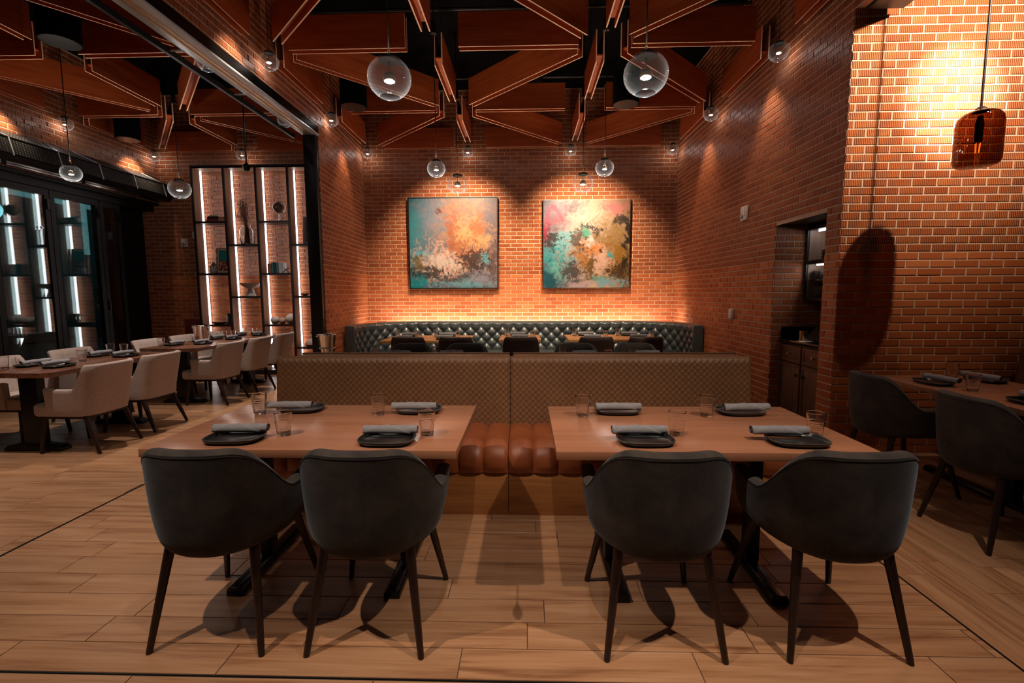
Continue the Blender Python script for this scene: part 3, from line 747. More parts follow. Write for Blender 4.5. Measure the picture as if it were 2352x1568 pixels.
pr = paint_mat('abstract_pink_gold', 1.52, 1.535, [(0.0, (0.16, 0.15, 0.18)), (0.28, (0.50, 0.42, 0.38)), (0.6, (0.72, 0.48, 0.32)), (1.0, (0.34, 0.20, 0.08))], [
    (0.10, 0.90, 0.20, 0.14, 0.8, 1.0, (0.35, 0.30, 0.36), 0, 4), (0.17, 0.80, 0.17, 0.14, 0.9, 0.8, (0.55, 0.13, 0.18), 0, 5), (0.03, 0.66, 0.06, 0.12, 0.9, 0.6, (0.45, 0.03, 0.07), 0, 6),
    (0.82, 0.94, 0.16, 0.10, 0.9, 0.7, (0.70, 0.22, 0.22), 0, 6), (0.38, 0.90, 0.14, 0.12, 0.8, 0.7, (0.18, 0.17, 0.16), 0, 8), (0.52, 0.72, 0.26, 0.16, 0.8, 1.0, (0.85, 0.66, 0.52), 0, 4),
    (0.24, 0.50, 0.14, 0.16, 0.95, 0.7, (0.30, 0.62, 0.62), 0, 5), (0.13, 0.30, 0.20, 0.20, 0.95, 0.8, (0.06, 0.40, 0.40), 0, 6), (0.05, 0.10, 0.20, 0.16, 0.95, 0.8, (0.01, 0.10, 0.13), 0, 4), (0.20, 0.22, 0.10, 0.10, 0.7, 0.5, (0.25, 0.62, 0.52), 0, 8),
    (0.80, 0.60, 0.22, 0.22, 0.8, 0.9, (0.36, 0.20, 0.06), 0, 5), (0.84, 0.32, 0.22, 0.24, 0.9, 0.7, (0.34, 0.15, 0.015), 0, 7), (0.97, 0.52, 0.06, 0.34, 0.95, 0.6, (0.02, 0.014, 0.01), 0, 3), (0.48, 0.36, 0.16, 0.20, 0.9, 0.6, (0.52, 0.20, 0.03), 0, 8),
    (0.64, 0.32, 0.14, 0.16, 0.9, 0.7, (0.85, 0.52, 0.38), 0, 5), (0.55, 0.50, 0.07, 0.10, 0.95, 0.6, (0.92, 0.76, 0.68), 0, 5), (0.58, 0.44, 0.14, 0.07, 0.85, 0.4, (0.75, 0.24, 0.03), 0, 10), (0.10, 0.55, 0.13, 0.13, 0.9, 0.5, DARK, 0, 8), (0.90, 0.80, 0.10, 0.09, 0.9, 0.4, DARK, 0, 10),
    (0.40, 0.55, 0.09, 0.14, 0.85, 0.4, (0.10, 0.055, 0.035), 0, 10), (0.32, 0.20, 0.12, 0.14, 0.85, 0.5, (0.06, 0.035, 0.035), 0, 9), (0.52, 0.68, 0.12, 0.04, 0.9, 0.4, DARK, 0, 9), (0.47, 0.64, 0.06, 0.05, 0.9, 0.5, (0.10, 0.50, 0.32), 0, 7), (0.52, 0.22, 0.07, 0.18, 0.9, 0.4, (0.15, 0.075, 0.01), 0, 8), (0.88, 0.15, 0.16, 0.12, 0.9, 0.45, (0.06, 0.03, 0.01), 0, 10),
    (0.66, 0.11, 0.14, 0.05, 0.85, 0.5, (0.12, 0.42, 0.30), 0, 6), (0.76, 0.06, 0.20, 0.06, 0.9, 0.6, (0.25, 0.45, 0.50), 0, 5), (0.42, 0.06, 0.18, 0.06, 0.8, 0.5, (0.60, 0.42, 0.45), 0, 8), (0.76, 0.38, 0.02, 0.06, 0.9, 0.5, (0.05, 0.42, 0.45), 0, 5), (0.62, 0.64, 0.05, 0.05, 0.8, 0.4, DARK, 0, 10), (0.66, 0.40, 0.03, 0.05, 0.9, 0.4, DARK, 0, 6)], 5.0)
painting('framed_painting', (-1.275, 8.49, 1.51), 1.57, 1.585, pl, 'square abstract painting in teal, grey and orange with thin black frame', True)
painting('canvas_painting', (1.055, 8.49, 1.505), 1.52, 1.535, pr, 'square unframed abstract painting in pink, turquoise and gold', False)

# ------------------------------------------------------------------ tables
def trestle(e, x, y0, y1, yc, h, bar='y'):
    m = MB(); m.b2(x - 0.0325, x + 0.0325, yc - 0.0325, yc + 0.0325, 0.045, h); m.build('column', M['black_metal'], e, bevel=0.003)
    prof = [(-0.038, 0.0), (0.038, 0.0), (0.038, 0.028), (0.024, 0.045), (-0.024, 0.045), (-0.038, 0.028)]
    m = MB(); m.prism([(x + a, b) for a, b in prof], 'y', y0, y1); m.build('foot', M['black_gloss'], e, bevel=0.004)
    m = MB(); m.b2(x - 0.05, x + 0.05, yc - 0.26, yc + 0.26, h - 0.006, h); m.build('top_plate', M['black_metal'], e)
def rect_table(x0, x1, y0, y1, mat, label, th=0.038, feet=None, z=0.75, group='wooden dining tables', flipfeet=False):
    cx, cy = (x0 + x1) / 2, (y0 + y1) / 2
    e = empty('dining_table', (cx, cy, 0), 0, label, 'table', group)
    m = MB(); m.b2(x0 - cx, x1 - cx, y0 - cy, y1 - cy, z - th, z); m.build('tabletop', mat, e, bevel=0.002)
    for fx in (feet if feet is not None else (x0 + 0.32, x1 - 0.32)):
        trestle(e, fx - cx, y0 + 0.10 - cy, y1 - 0.10 - cy, 0.0, z - th)
    return e
rect_table(-1.70, -0.30, 1.97, 2.80, M['cherry'], 'left foreground cherry wood table set for four', feet=(-1.38, -0.63))
rect_table(0.13, 1.50, 1.965, 2.785, M['cherry'], 'right foreground cherry wood table set for four', feet=(0.44, 1.16))
rect_table(-1.70, -0.30, 4.42, 5.25, M['cherry'], 'left cherry table hidden behind the double booth', feet=(-1.38, -0.63))
rect_table(0.13, 1.50, 4.42, 5.25, M['cherry'], 'right cherry table hidden behind the double booth', feet=(0.44, 1.16))
rect_table(-2.11, -0.84, 6.75, 7.62, M['oak_top'], 'left oak table at the tufted banquette', feet=(-1.8, -1.15))
rect_table(-0.40, 0.22, 6.92, 7.75, M['oak_top'], 'narrow middle oak table at the tufted banquette', feet=(-0.09,))
rect_table(0.62, 1.95, 6.90, 7.75, M['oak_top'], 'right oak table at the tufted banquette', feet=(0.95, 1.62))
rect_table(2.83, 3.62, 2.35, 3.88, M['cherry'], 'cherry table at the right edge under the amber pendant', feet=(3.22,))
def walnut_table(x0, x1, y0, y1, peds, label):
    cx, cy = (x0 + x1) / 2, (y0 + y1) / 2
    e = empty('walnut_table', (cx, cy, 0), 0, label, 'table', 'walnut tables in the left room')
    a, b = x1 - cx, y1 - cy; c = 0.05
    n = 6; w = 2 * a / n
    for k in range(n):                                    # glued-up boards of the top
        xa, xb = -a + k * w, -a + (k + 1) * w
        ya0 = -b + (c if k == 0 else 0); yb0 = -b + (c if k == n - 1 else 0)
        poly = [(xa, -b + (c if k == 0 else 0)), (xa + (c if k == 0 else 0), -b), (xb - (c if k == n - 1 else 0), -b), (xb, -b + (c if k == n - 1 else 0)),
                (xb, b - (c if k == n - 1 else 0)), (xb - (c if k == n - 1 else 0), b), (xa + (c if k == 0 else 0), b), (xa, b - (c if k == 0 else 0))]
        p2 = []
        for q in poly:
            if not p2 or (abs(q[0] - p2[-1][0]) + abs(q[1] - p2[-1][1])) > 1e-5: p2.append(q)
        m = MB(); m.prism(p2, 'z', 0.708, 0.75); m.build('board', M['walnut'], e)
    for py in peds:
        y = py - cy
        m = MB(); m.b2(-0.085, 0.085, y - 0.04, y + 0.04, 0.05, 0.708); m.build('column', M['black_metal'], e, bevel=0.004)
        m = MB(); m.prism([(-0.27, 0.0), (0.27, 0.0), (0.27, 0.022), (0.235, 0.048), (0.10, 0.062), (-0.10, 0.062), (-0.235, 0.048), (-0.27, 0.022)], 'y', y - 0.055, y + 0.055); m.build('foot', M['black_metal'], e, bevel=0.006)
        m = MB(); m.b2(-0.26, 0.26, y - 0.05, y + 0.05, 0.702, 0.708); m.build('top_plate', M['black_metal'], e)
walnut_table(-4.90, -4.15, 3.93, 5.42, (4.15, 5.07), 'nearer walnut table with clipped corners in the left room')
walnut_table(-4.90, -4.15, 5.78, 7.95, (6.07, 7.52), 'farther walnut table with clipped corners before the lit shelf')

# ------------------------------------------------------------------ chairs
def sm(t): t = max(0.0, min(1.0, t)); return t * t * (3 - 2 * t)
def uplan(a, b, yf, ex, nb=18, nf=6, taper=0.0):
    pts = []
    for k in range(-nb, nb + 1):
        th = k / nb * pi / 2
        sx = abs(sin(th)) ** (2.0 / ex) * (1 if th >= 0 else -1); cy = abs(cos(th)) ** (2.0 / ex)
        pts.append((a * sx, -b * cy))
    right = [(a - taper * (k / nf), yf * k / nf) for k in range(1, nf + 1)]
    left = [(-x, y) for x, y in reversed(right)]
    return left + pts + right
def shell(plan, ztop, zbot, scale, thick, lean=0.0, nv=9, chan=None, vp=1.0):
    n = len(plan); m = MB(); prof = []
    nrm = []
    for i, p in enumerate(plan):
        a = plan[max(0, i - 1)]; b = plan[min(n - 1, i + 1)]
        tx, ty = b[0] - a[0], b[1] - a[1]; l = sqrt(tx * tx + ty * ty) or 1
        nrm.append((-ty / l, tx / l))                     # towards the inside
    def P(i, v, off):
        x, y = plan[i]; s = scale(v); zt, zb = ztop(x, y, i), zbot(x, y)
        z = zb + (zt - zb) * v
        yy = y * s - lean * max(0.0, z - 0.45) * sm((-y - 0.02) / 0.1)
        return (x * s + nrm[i][0] * off, yy + nrm[i][1] * off, z)
    ring = nv + 3 + nv
    def fn(i, j):
        if j < nv: return P(i, (j / (nv - 1)) ** vp * 0.985, 0.0)
        if j < nv + 3:
            k = j - nv; q = P(i, 1.0, thick * (0.25 + 0.25 * k)); return (q[0], q[1], q[2] + (0.006, 0.009, 0.006)[k])
        v = (1 - (j - nv - 3) / (nv - 1)) ** vp; ex = chan(i, v) if chan else 0.0
        return P(i, v * 0.985, thick + ex)
    m.grid(fn, n, ring, cu=False, cv=True)
    m.f.append(tuple(range(ring))); m.m.append(0)
    m.f.append(tuple(reversed(range((n - 1) * ring, n * ring)))); m.m.append(0)
    return m, P
def leg(e, top, bot, r0=0.021, r1=0.0125, mat='leg_wood', n=10):
    t, b = Vector(top), Vector(bot)
    m = MB(); m.tube([b, b + (t - b) * 0.02, b + (t - b) * 0.5, t], [r1 * 0.92, r1, (r0 + r1) / 2, r0], n); m.build('leg', M[mat], e, smooth=50)

tub_plan = uplan(0.296, 0.30, 0.17, 2.4, 18, 6, 0.012)
def make_tub():
    e = empty('tub_chair', (0, 0, 0), 0, 'charcoal tub chair', 'chair', 'charcoal tub chairs')
    zt = lambda x, y, i: 0.628 + 0.202 * sm((-0.055 - y) / 0.225)
    zb = lambda x, y: 0.392 + 0.03 * (abs(x) / 0.287) ** 2
    sc = lambda v: 0.58 + 0.42 * max(0.0, v) ** 0.125
    m, P = shell(tub_plan, zt, zb, sc, 0.058, 0.0, 18, None, 1.9)
    m.build('shell', M['chair_leather'], e, smooth=50)
    pts = [Vector(P(i, 0.965, 0.0005)) for i in range(len(tub_plan))]
    m = MB(); m.tube(pts, 0.0022, 5); m.build('piping', M['chair_piping'], e, smooth=60)
    ring = uplan(0.232, 0.235, 0.20, 2.6, 12, 5, 0.0); fr = [(-0.15, 0.235), (0.0, 0.245), (0.15, 0.235)]
    loop = ring + [(0.15, 0.235), (0.0, 0.245), (-0.15, 0.235)]
    def seat_ring(s, z): return [(x * s, y * s, z) for x, y in loop]
    m = MB(); levels = [seat_ring(0.50, 0.405), seat_ring(0.72, 0.414), seat_ring(0.92, 0.437), seat_ring(0.98, 0.46), seat_ring(0.95, 0.482), seat_ring(0.7, 0.488)]
    L = len(loop)
    m.grid(lambda i, j: levels[i][j], len(levels), L, cv=True)
    m.f.append(tuple(reversed(range(L)))); m.m.append(0); m.f.append(tuple(range((len(levels) - 1) * L, len(levels) * L))); m.m.append(0)
    m.build('seat', M['chair_leather'], e, smooth=50)
    for sx in (-1, 1):
        leg(e, (sx * 0.168, -0.165, 0.445), (sx * 0.228, -0.258, 0.0))
        leg(e, (sx * 0.165, 0.165, 0.43), (sx * 0.240, 0.262, 0.0))
    return e
tub = make_tub()
TUBS = [(-1.275, 1.97, 0.0, 'charcoal tub chair leftmost of the four in the foreground'), (-0.64, 1.97, 0.0, 'charcoal tub chair second from left in the foreground'),
        (0.54, 1.975, 0.0, 'charcoal tub chair third from left in the foreground'), (1.245, 1.985, 0.0, 'charcoal tub chair rightmost of the four in the foreground'),
        (2.72, 3.47, -pi / 2, 'black tub chair at the right edge table, nearer the brick corner'), (2.76, 2.74, -pi / 2, 'black tub chair cut by the right edge of the picture'),
        (-1.36, 5.33, pi, 'tub chair facing the camera behind the left booth half, first from left'), (-0.70, 5.33, pi, 'tub chair facing the camera behind the booth, second from left'),
        (0.585, 5.33, pi, 'tub chair facing the camera behind the booth, third from left'), (1.275, 5.33, pi, 'tub chair facing the camera behind the booth, fourth from left')]
for k, (x, y, r, lab) in enumerate(TUBS):
    if k == 0: tub.location = (x, y, 0); tub.rotation_euler = (0, 0, r); tag(tub, lab)
    else: dup(tub, (x, y, 0), r, lab)

def make_linen(chan):
    e = empty('linen_armchair', (0, 0, 0), 0, 'linen chair', 'chair', 'light linen chairs in the left room')
    plan = uplan(0.275, 0.27, 0.13, 4.2, 20, 7, 0.0)
    zt = lambda x, y, i: 0.585 + 0.215 * sm((-0.105 - y) / 0.085) + 0.012 * sm((y) / 0.13)
    zb = lambda x, y: 0.345
    sc = lambda v: 0.90 + 0.10 * max(0.0, v) ** 0.5
    n = len(plan)
    ch = (lambda i, v: 0.012 * abs(sin(i / n * pi * 13)) ** 0.6) if chan else None
    m, P = shell(plan, zt, zb, sc, 0.05, 0.16, 10, ch)
    m.build('shell', M['light_fabric'], e, smooth=60)
    m = MB(); m.b2(-0.242, 0.242, -0.19, 0.285, 0.335, 0.455); m.build('seat', M['light_fabric'], e, bevel=0.035, seg=4)
    m = MB(); m.b2(-0.215, 0.215, -0.2, 0.24, 0.315, 0.34); m.build('seat_frame', M['leg_wood'], e)
    for sx in (-1, 1):
        leg(e, (sx * 0.20, 0.215, 0.33), (sx * 0.235, 0.235, 0.0), 0.025, 0.016)
        leg(e, (sx * 0.20, -0.17, 0.34), (sx * 0.232, -0.30, 0.0), 0.026, 0.014)
    return e
lin = make_linen(False); linc = make_linen(True)
LINS = [(-4.13, 4.265, pi / 2, 0, 'light linen chair nearest the camera on the near walnut table'), (-4.15, 4.93, pi / 2, 0, 'second linen chair along the near side of the near walnut table'),
        (-4.14, 6.12, pi / 2, 0, 'linen chair at the far walnut table, nearest the camera'), (-4.13, 6.80, pi / 2, 0, 'middle linen chair on the right side of the far walnut table'), (-4.12, 7.48, pi / 2, 0, 'linen chair on the right side closest to the lit shelf'),
        (-5.03, 4.50, -pi / 2, 1, 'channel-back linen chair at the left frame edge by the glass doors'), (-5.03, 5.30, -pi / 2, 1, 'channel-back linen chair against the first glass door'),
        (-5.03, 6.42, -pi / 2, 1, 'channel-back linen chair left of the far walnut table, nearest'), (-5.03, 7.10, -pi / 2, 1, 'channel-back linen chair left of the far walnut table, beside the wine bucket'), (-5.03, 7.72, -pi / 2, 1, 'channel-back linen chair left of the far walnut table, by the shelf')]
for k, (x, y, r, c, lab) in enumerate(LINS):
    src = linc if c else lin
    if k in (0, 5): src.location = (x, y, 0); src.rotation_euler = (0, 0, r); tag(src, lab)
    else: dup(src, (x, y, 0), r, lab)

def make_brown():
    e = empty('leather_armchair', (0, 0, 0), 0, 'brown chair', 'chair', 'dark leather chairs at the banquette tables')
    plan = uplan(0.262, 0.25, 0.16, 4.0, 18, 6, 0.0)
    zt = lambda x, y, i: 0.60 + 0.235 * sm((-0.135 - y) / 0.085)
    m, P = shell(plan, zt, lambda x, y: 0.36, lambda v: 0.92 + 0.08 * max(0, v), 0.045, 0.14, 9)
    m.build('shell', M['brown_leather'], e, smooth=60)
    m = MB(); m.b2(-0.235, 0.235, -0.19, 0.26, 0.36, 0.46); m.build('seat', M['brown_leather'], e, bevel=0.03, seg=3)
    for sx in (-1, 1):
        leg(e, (sx * 0.20, 0.21, 0.37), (sx * 0.23, 0.23, 0.0), 0.022, 0.015)
        leg(e, (sx * 0.20, -0.17, 0.37), (sx * 0.23, -0.28, 0.0), 0.022, 0.014)
    return e
br = make_brown()
for k, (x, lab) in enumerate(((-1.60, 'dark leather chair at the left banquette table, left one'), (-0.95, 'dark leather chair at the left banquette table, right one'), (-0.07, 'dark leather chair at the narrow middle banquette table'),
                              (0.94, 'dark leather chair at the right banquette table, left one'), (1.60, 'dark leather chair at the right banquette table, right one'))):
    if k == 0: br.location = (x, 6.60, 0); tag(br, lab)
    else: dup(br, (x, 6.60, 0), 0, lab)

# ------------------------------------------------------------------ double booth
def booth_half(x0, x1, yf, rz, label, quilt=True):
    w = x1 - x0; cx = (x0 + x1) / 2
    e = empty('booth_bench', (cx, yf, 0), rz, label, 'bench', 'back-to-back leather booths')
    a = w / 2 - 0.001
    m = MB(); m.b2(-a, a, 0.0, 0.62, 0.0, 0.285); m.build('base', M['bench_wood'], e, bevel=0.002)
    nch = 11; p = 2 * a / nch
    path = []                                     # seat section from back to the lower front edge
    for k in range(9): path.append((0.50 - 0.38 * k / 8, 0.450, 0, 1))
    for k in range(1, 10):
        t = k / 9 * pi / 2; path.append((0.12 - 0.125 * sin(t), 0.345 + 0.105 * cos(t), -sin(t), cos(t)))
    for k in range(1, 5): path.append((-0.005, 0.345 - 0.061 * k / 4, -1, 0))
    for c in range(nch):
        ns = 13
        def fn(i, j, c=c):
            y, z, ny, nz = path[j]; u = i / (ns - 1); d = 0.027 * abs(sin(pi * u)) ** 0.55 * (1.0 - 0.6 * sm((j - 18) / 3))
            return (-a + (c + u) * p, y + ny * d, z + nz * d)
        m = MB(); m.grid(fn, ns, len(path)); m.build('seat_channel', M['cognac'], e, smooth=70, flip=False)
        e.children[-1].data.flip_normals() if False else None
    m = MB(); m.b2(-a + 0.004, a - 0.004, 0.11, 0.5, 0.285, 0.445); m.build('seat_core', M['cognac'], e)
    # quilted back
    zb0, zt0 = 0.44, 0.955
    nx, nz = (int(w / 0.0052), 96) if quilt else (40, 12)
    q = 0.0445
    def fb(i, j):
        u = i / (nx - 1); v = j / (nz - 1)
        x = -a + 2 * a * u; z = zb0 + (zt0 - zb0) * v
        edge = min(1.0, min(u, 1 - u) * w / 0.02); top = min(1.0, (1 - v) * (zt0 - zb0) / 0.05)
        A = abs(sin(pi * (x + z) / (q * 1.0))) if quilt else 1; B = abs(sin(pi * (x - z) / (q * 1.0))) if quilt else 1
        d = 0.0065 * (A * B) ** 0.28
        y = 0.475 + 0.055 * v - d + 0.03 * (1 - sqrt(max(0.0, 1 - (1 - top) ** 2))) + 0.012 * (1 - edge)
        return (x, y, z)
    m = MB(); m.grid(fb, nx, nz); m.build('quilted_back', M['tan_quilt'], e, smooth=70, flip=False)
    m = MB(); m.b2(-a + 0.004, a - 0.004, 0.535, 0.675, 0.285, 0.945); m.build('back_frame', M['tan_quilt'], e, bevel=0.02, seg=3)
    m = MB(); m.tube([(-a + 0.01, 0.562, 0.951), (a - 0.01, 0.562, 0.951)], 0.006, 6); m.build('welt', M['tan_quilt'], e, smooth=60)
    return e
booth_half(-1.865, -0.1155, 2.93, 0, 'tan quilted booth half with cognac seat behind the left foreground table')
booth_half(-0.1145, 1.635, 2.93, 0, 'tan quilted booth half with cognac seat behind the right foreground table')
booth_half(-1.80, -0.118, 4.29, pi, 'booth half turned away, behind the left front booth', False)
booth_half(-0.112, 1.64, 4.29, pi, 'booth half turned away, behind the right front booth', False)
e = booth_half(2.3, 4.1, 0, -pi / 2, 'tan booth against the right edge facing the tub chairs')
e.location = (3.62, 3.18, 0)

# ------------------------------------------------------------------ tufted banquette
e = empty('tufted_banquette', (0, 0, 0), 0, 'long black tufted leather banquette curving along the alcove walls', 'bench')
XL, XR, YB, YE, RC = -2.640, 2.525, 8.20, 7.08, 0.85       # inner face of the back
path = []
def addp(x, y, nx, ny): path.append((x, y, nx, ny))
n1 = 16
for k in range(n1): addp(XL, YE + (YB - RC - YE) * k / n1, 1, 0)
for k in range(80):
    t = k / 80 * pi / 2; addp(XL + RC - RC * cos(t), YB - RC + RC * sin(t), cos(t), -sin(t))
n2 = 240
for k in range(n2): addp(XL + RC + (XR - RC - XL - RC) * k / n2, YB, 0, -1)
for k in range(80):
    t = k / 80 * pi / 2; addp(XR - RC + RC * sin(t), YB - RC + RC * cos(t), -sin(t), -cos(t))
for k in range(n1 + 1): addp(XR, YB - RC - (YB - RC - YE) * k / n1, -1, 0)
S = [0.0]
for k in range(1, len(path)): S.append(S[-1] + sqrt((path[k][0] - path[k - 1][0]) ** 2 + (path[k][1] - path[k - 1][1]) ** 2))
TP, TZ, zr = 0.187, 0.0925, 0.852
NZ2 = 40; ZB, ZT = 0.45, 0.925
def tuft(i, j):
    x, y, nx, ny = path[i]; v = j / (NZ2 - 1); z = ZB + (ZT - ZB) * v; s = S[i]
    if z > zr: A = B = abs(sin(pi * s / TP))
    elif z < zr - 4 * TZ: A = B = abs(sin(pi * s / TP))
    else:
        A = abs(sin(pi * (s / TP + (z - zr) / (2 * TZ)))); B = abs(sin(pi * (s / TP - (z - zr) / (2 * TZ))))
    d = 0.05 * (A * B) ** 0.42
    d *= sm((ZT - z) / 0.03 + 0.25)
    return (x + nx * d, y + ny * d, z)
m = MB(); m.grid(tuft, len(path), NZ2); m.build('tufted_back', M['tufted'], e, smooth=75, flip=False)
m = MB()
for r in range(5):
    k = 0
    while True:
        s = (k + (0.5 if r % 2 else 0.0)) * TP; k += 1
        if s > S[-1]: break
        i = min(range(len(S)), key=lambda q: abs(S[q] - s)); x, y, nx, ny = path[i]
        c = Vector((x + nx * 0.004, y + ny * 0.004, zr - r * TZ))
        m.box(c, (0.014, 0.014, 0.014))
o = m.build('button', M['tufted'], e, bevel=0.005); o['kind'] = 'stuff'
def sweep(sec, name, mat, cut=0, smooth=50, closed=True):
    m = MB()
    pp = (path[cut:-cut] if cut else path)[::3] + [path[-1 - cut]]
    m.grid(lambda i, j: (pp[i][0] + pp[i][2] * sec[j][0], pp[i][1] + pp[i][3] * sec[j][0], sec[j][1]), len(pp), len(sec), cv=closed)
    n = len(sec); N = len(pp)
    if closed:
        m.f.append(tuple(range(n))); m.m.append(0); m.f.append(tuple(reversed(range((N - 1) * n, N * n)))); m.m.append(0)
    return m.build(name, M[mat], e, smooth=smooth)
sweep([(0.0, 0.02), (0.0, 0.93), (-0.02, 0.945), (-0.075, 0.945), (-0.09, 0.93), (-0.09, 0.02)], 'back_frame', 'tufted', smooth=40)
sweep([(0.02, 0.30), (0.02, 0.445), (0.05, 0.455), (0.40, 0.455), (0.44, 0.445), (0.45, 0.42), (0.45, 0.30)], 'seat', 'tufted', smooth=40)
sweep([(0.02, 0.0), (0.02, 0.30), (0.42, 0.30), (0.42, 0.0)], 'base', 'dark_frame', smooth=30)
sweep([(-0.095, 0.885), (-0.095, 0.905), (-0.11, 0.905), (-0.11, 0.885)], 'cove_light', 'cove', cut=48, smooth=30)
for x, s in ((XL, 1), (XR, -1)):
    m = MB(); m.b2(min(x - s * 0.092, x + s * 0.06), max(x - s * 0.092, x + s * 0.06), YE - 0.035, YE, 0.02, 0.94); m.build('end_panel', M['tufted'], e, bevel=0.012, seg=3)

# ------------------------------------------------------------------ place settings
def make_plate():
    m = MB(); a, b, ex = 0.128, 0.094, 3.2; n = 44
    def ring(s, z, off=0.0):
        r = []
        for k in range(n):
            t = 2 * pi * k / n
            r.append(((a * s + off) * abs(cos(t)) ** (2 / ex) * (1 if cos(t) >= 0 else -1), (b * s + off) * abs(sin(t)) ** (2 / ex) * (1 if sin(t) >= 0 else -1), z))
        return r
    lv = [ring(0.02, 0.0), ring(0.80, 0.0), ring(0.88, 0.004), ring(0.97, 0.014), ring(1.0, 0.022), ring(0.985, 0.0245), ring(0.965, 0.023), ring(0.93, 0.013), ring(0.86, 0.0065), ring(0.02, 0.006)]
    m.grid(lambda i, j: lv[i][j], len(lv), n, cv=True)
    for q, p in enumerate(m.f): m.m[q] = 1 if q // n in (4, 5) else 0
    e = m.build('oval_plate', [M['plate'], M['plate_rim']], None, smooth=60)
    return tag(e, 'plate', 'plate', 'black oval plates')
def make_napkin(L=0.25, r=0.024):
    m = MB(); nt, nl = 64, 40; turns = 2.6
    def fn(i, j):
        x = -L / 2 + L * i / (nl - 1)
        if j >= nt: k = 2 * nt - 1 - j; inner = True
        else: k = j; inner = False
        th = k / (nt - 1) * turns * 2 * pi
        rr = 0.006 + (r - 0.006) * (k / (nt - 1))
        ph = th / (2 * pi) - (turns - 1.0)
        if not inner and ph > 0 and ph > 0.60 + 0.42 * abs(x + 0.02) / (L / 2): rr += 0.0032
        if inner: rr -= 0.0022
        rr *= 1.0 + 0.03 * sin(x * 31) - 0.05 * (abs(x) / (L / 2)) ** 3
        return (x, rr * cos(th) * 1.06, r * 0.86 + rr * sin(th) * 0.92)
    m.grid(fn, nl, 2 * nt, cv=True)
    e = m.build('rolled_napkin', M['napkin'], None, smooth=50, flip=True)
    return tag(e, 'napkin', 'napkin', 'rolled grey napkins')
def make_tumbler():
    m = MB(); h = 0.115; prof = [(0.0, 0.0), (0.027, 0.0), (0.0295, 0.002)]
    for k in range(1, 33):
        z = 0.004 + (h - 0.006) * k / 32; r = 0.0298 + 0.0112 * k / 32
        if 0.012 < z < 0.078: r += 0.0009 * sin(z * 2 * pi / 0.0095)
        prof.append((r, z))
    prof += [(0.0402, h), (0.0388, h - 0.001)]
    for k in range(12): prof.append((0.0385 - 0.0105 * k / 11, h - 0.004 - (h - 0.016) * k / 11))
    prof += [(0.022, 0.009), (0.0, 0.008)]
    m.lathe(prof, 30)
    e = m.build('glass_tumbler', M['tumbler'], None, smooth=60)
    return tag(e, 'tumbler', 'glass', 'ribbed glass tumblers')
plate0, nap0, tum0 = make_plate(), make_napkin(), make_tumbler()
used = {}
def put(src, loc, rz, label):
    if src.name not in used: used[src.name] = 1; o = src
    else: o = src.copy(); COL.objects.link(o)
    o.location = loc; o.rotation_euler = (0, 0, rz); o['label'] = label
    return o
TZ0 = 0.75
def setting(px, py, rz, nx, ny, nr, gx, gy, where, gz=TZ0):
    put(plate0, (px, py, gz + 0.0005), rz, 'black plate under napkin ' + where)
    put(nap0, (nx, ny, gz + 0.0245), nr, 'rolled grey napkin ' + where)
    if gx is not None: put(tum0, (gx, gy, gz + 0.0005), random.random() * 3, 'clear ribbed tumbler ' + where)
FT = 'of the %s foreground table'
setting(-1.345, 2.10, 0.03, -1.345, 2.150, 0.06, -1.162, 2.185, 'at the front left seat ' + FT % 'left')
setting(-0.632, 2.085, -0.02, -0.628, 2.135, 0.0, -0.473, 2.195, 'at the front right seat ' + FT % 'left')
setting(-1.305, 2.665, 0.04, -1.345, 2.615, 0.05, -1.505, 2.585, 'at the back left seat ' + FT % 'left')
setting(-0.610, 2.645, 0.0, -0.628, 2.600, 0.02, -0.825, 2.575, 'at the back right seat ' + FT % 'left')
setting(0.537, 2.10, 0.02, 0.520, 2.150, 0.02, 0.712, 2.210, 'at the front left seat ' + FT % 'right')
setting(1.210, 2.10, -0.04, 1.155, 2.150, -0.02, 1.352, 2.205, 'at the front right seat ' + FT % 'right')
setting(0.515, 2.645, 0.0, 0.510, 2.600, 0.0, 0.308, 2.555, 'at the back left seat ' + FT % 'right')
setting(1.195, 2.635, 0.03, 1.210, 2.595, 0.06, 0.985, 2.565, 'at the back right seat ' + FT % 'right')
BT = 'of the %s table behind the booth'
for xs, side in (((-1.37, -0.80), 'left'), ((0.62, 1.29), 'right')):
    for k, x in enumerate(xs):
        setting(x, 5.08, 0, x, 5.04, 0.02, x - 0.235 if k == 0 else x - 0.17, 4.99, 'at the far %s seat ' % ('left', 'right')[k] + BT % side)
        q = x - 0.11 if side == 'left' else x
        setting(q, 4.58, pi, q, 4.62, 0.0, q + (0.19 if side == 'left' else 0.19), 4.66, 'at the near %s seat ' % ('left', 'right')[k] + BT % side)
QT = 'at the %s banquette table'
for (x, nm) in ((-1.80, 'left seat of the left'), (-1.20, 'right seat of the left'), (0.99, 'left seat of the right'), (1.67, 'right seat of the right'), (-0.09, 'only seat of the middle')):
    yf = 7.03 if x > -0.3 else 6.92
    setting(x, yf, 0, x, yf + 0.035, 0.0, x + 0.19, yf + 0.02, 'front side, ' + nm + ' banquette table')
    setting(x - 0.04, yf + 0.53, pi, x - 0.04, yf + 0.50, 0.0, x - 0.22, yf + 0.48, 'wall side, ' + nm + ' banquette table')
WT = 'of the %s walnut table'
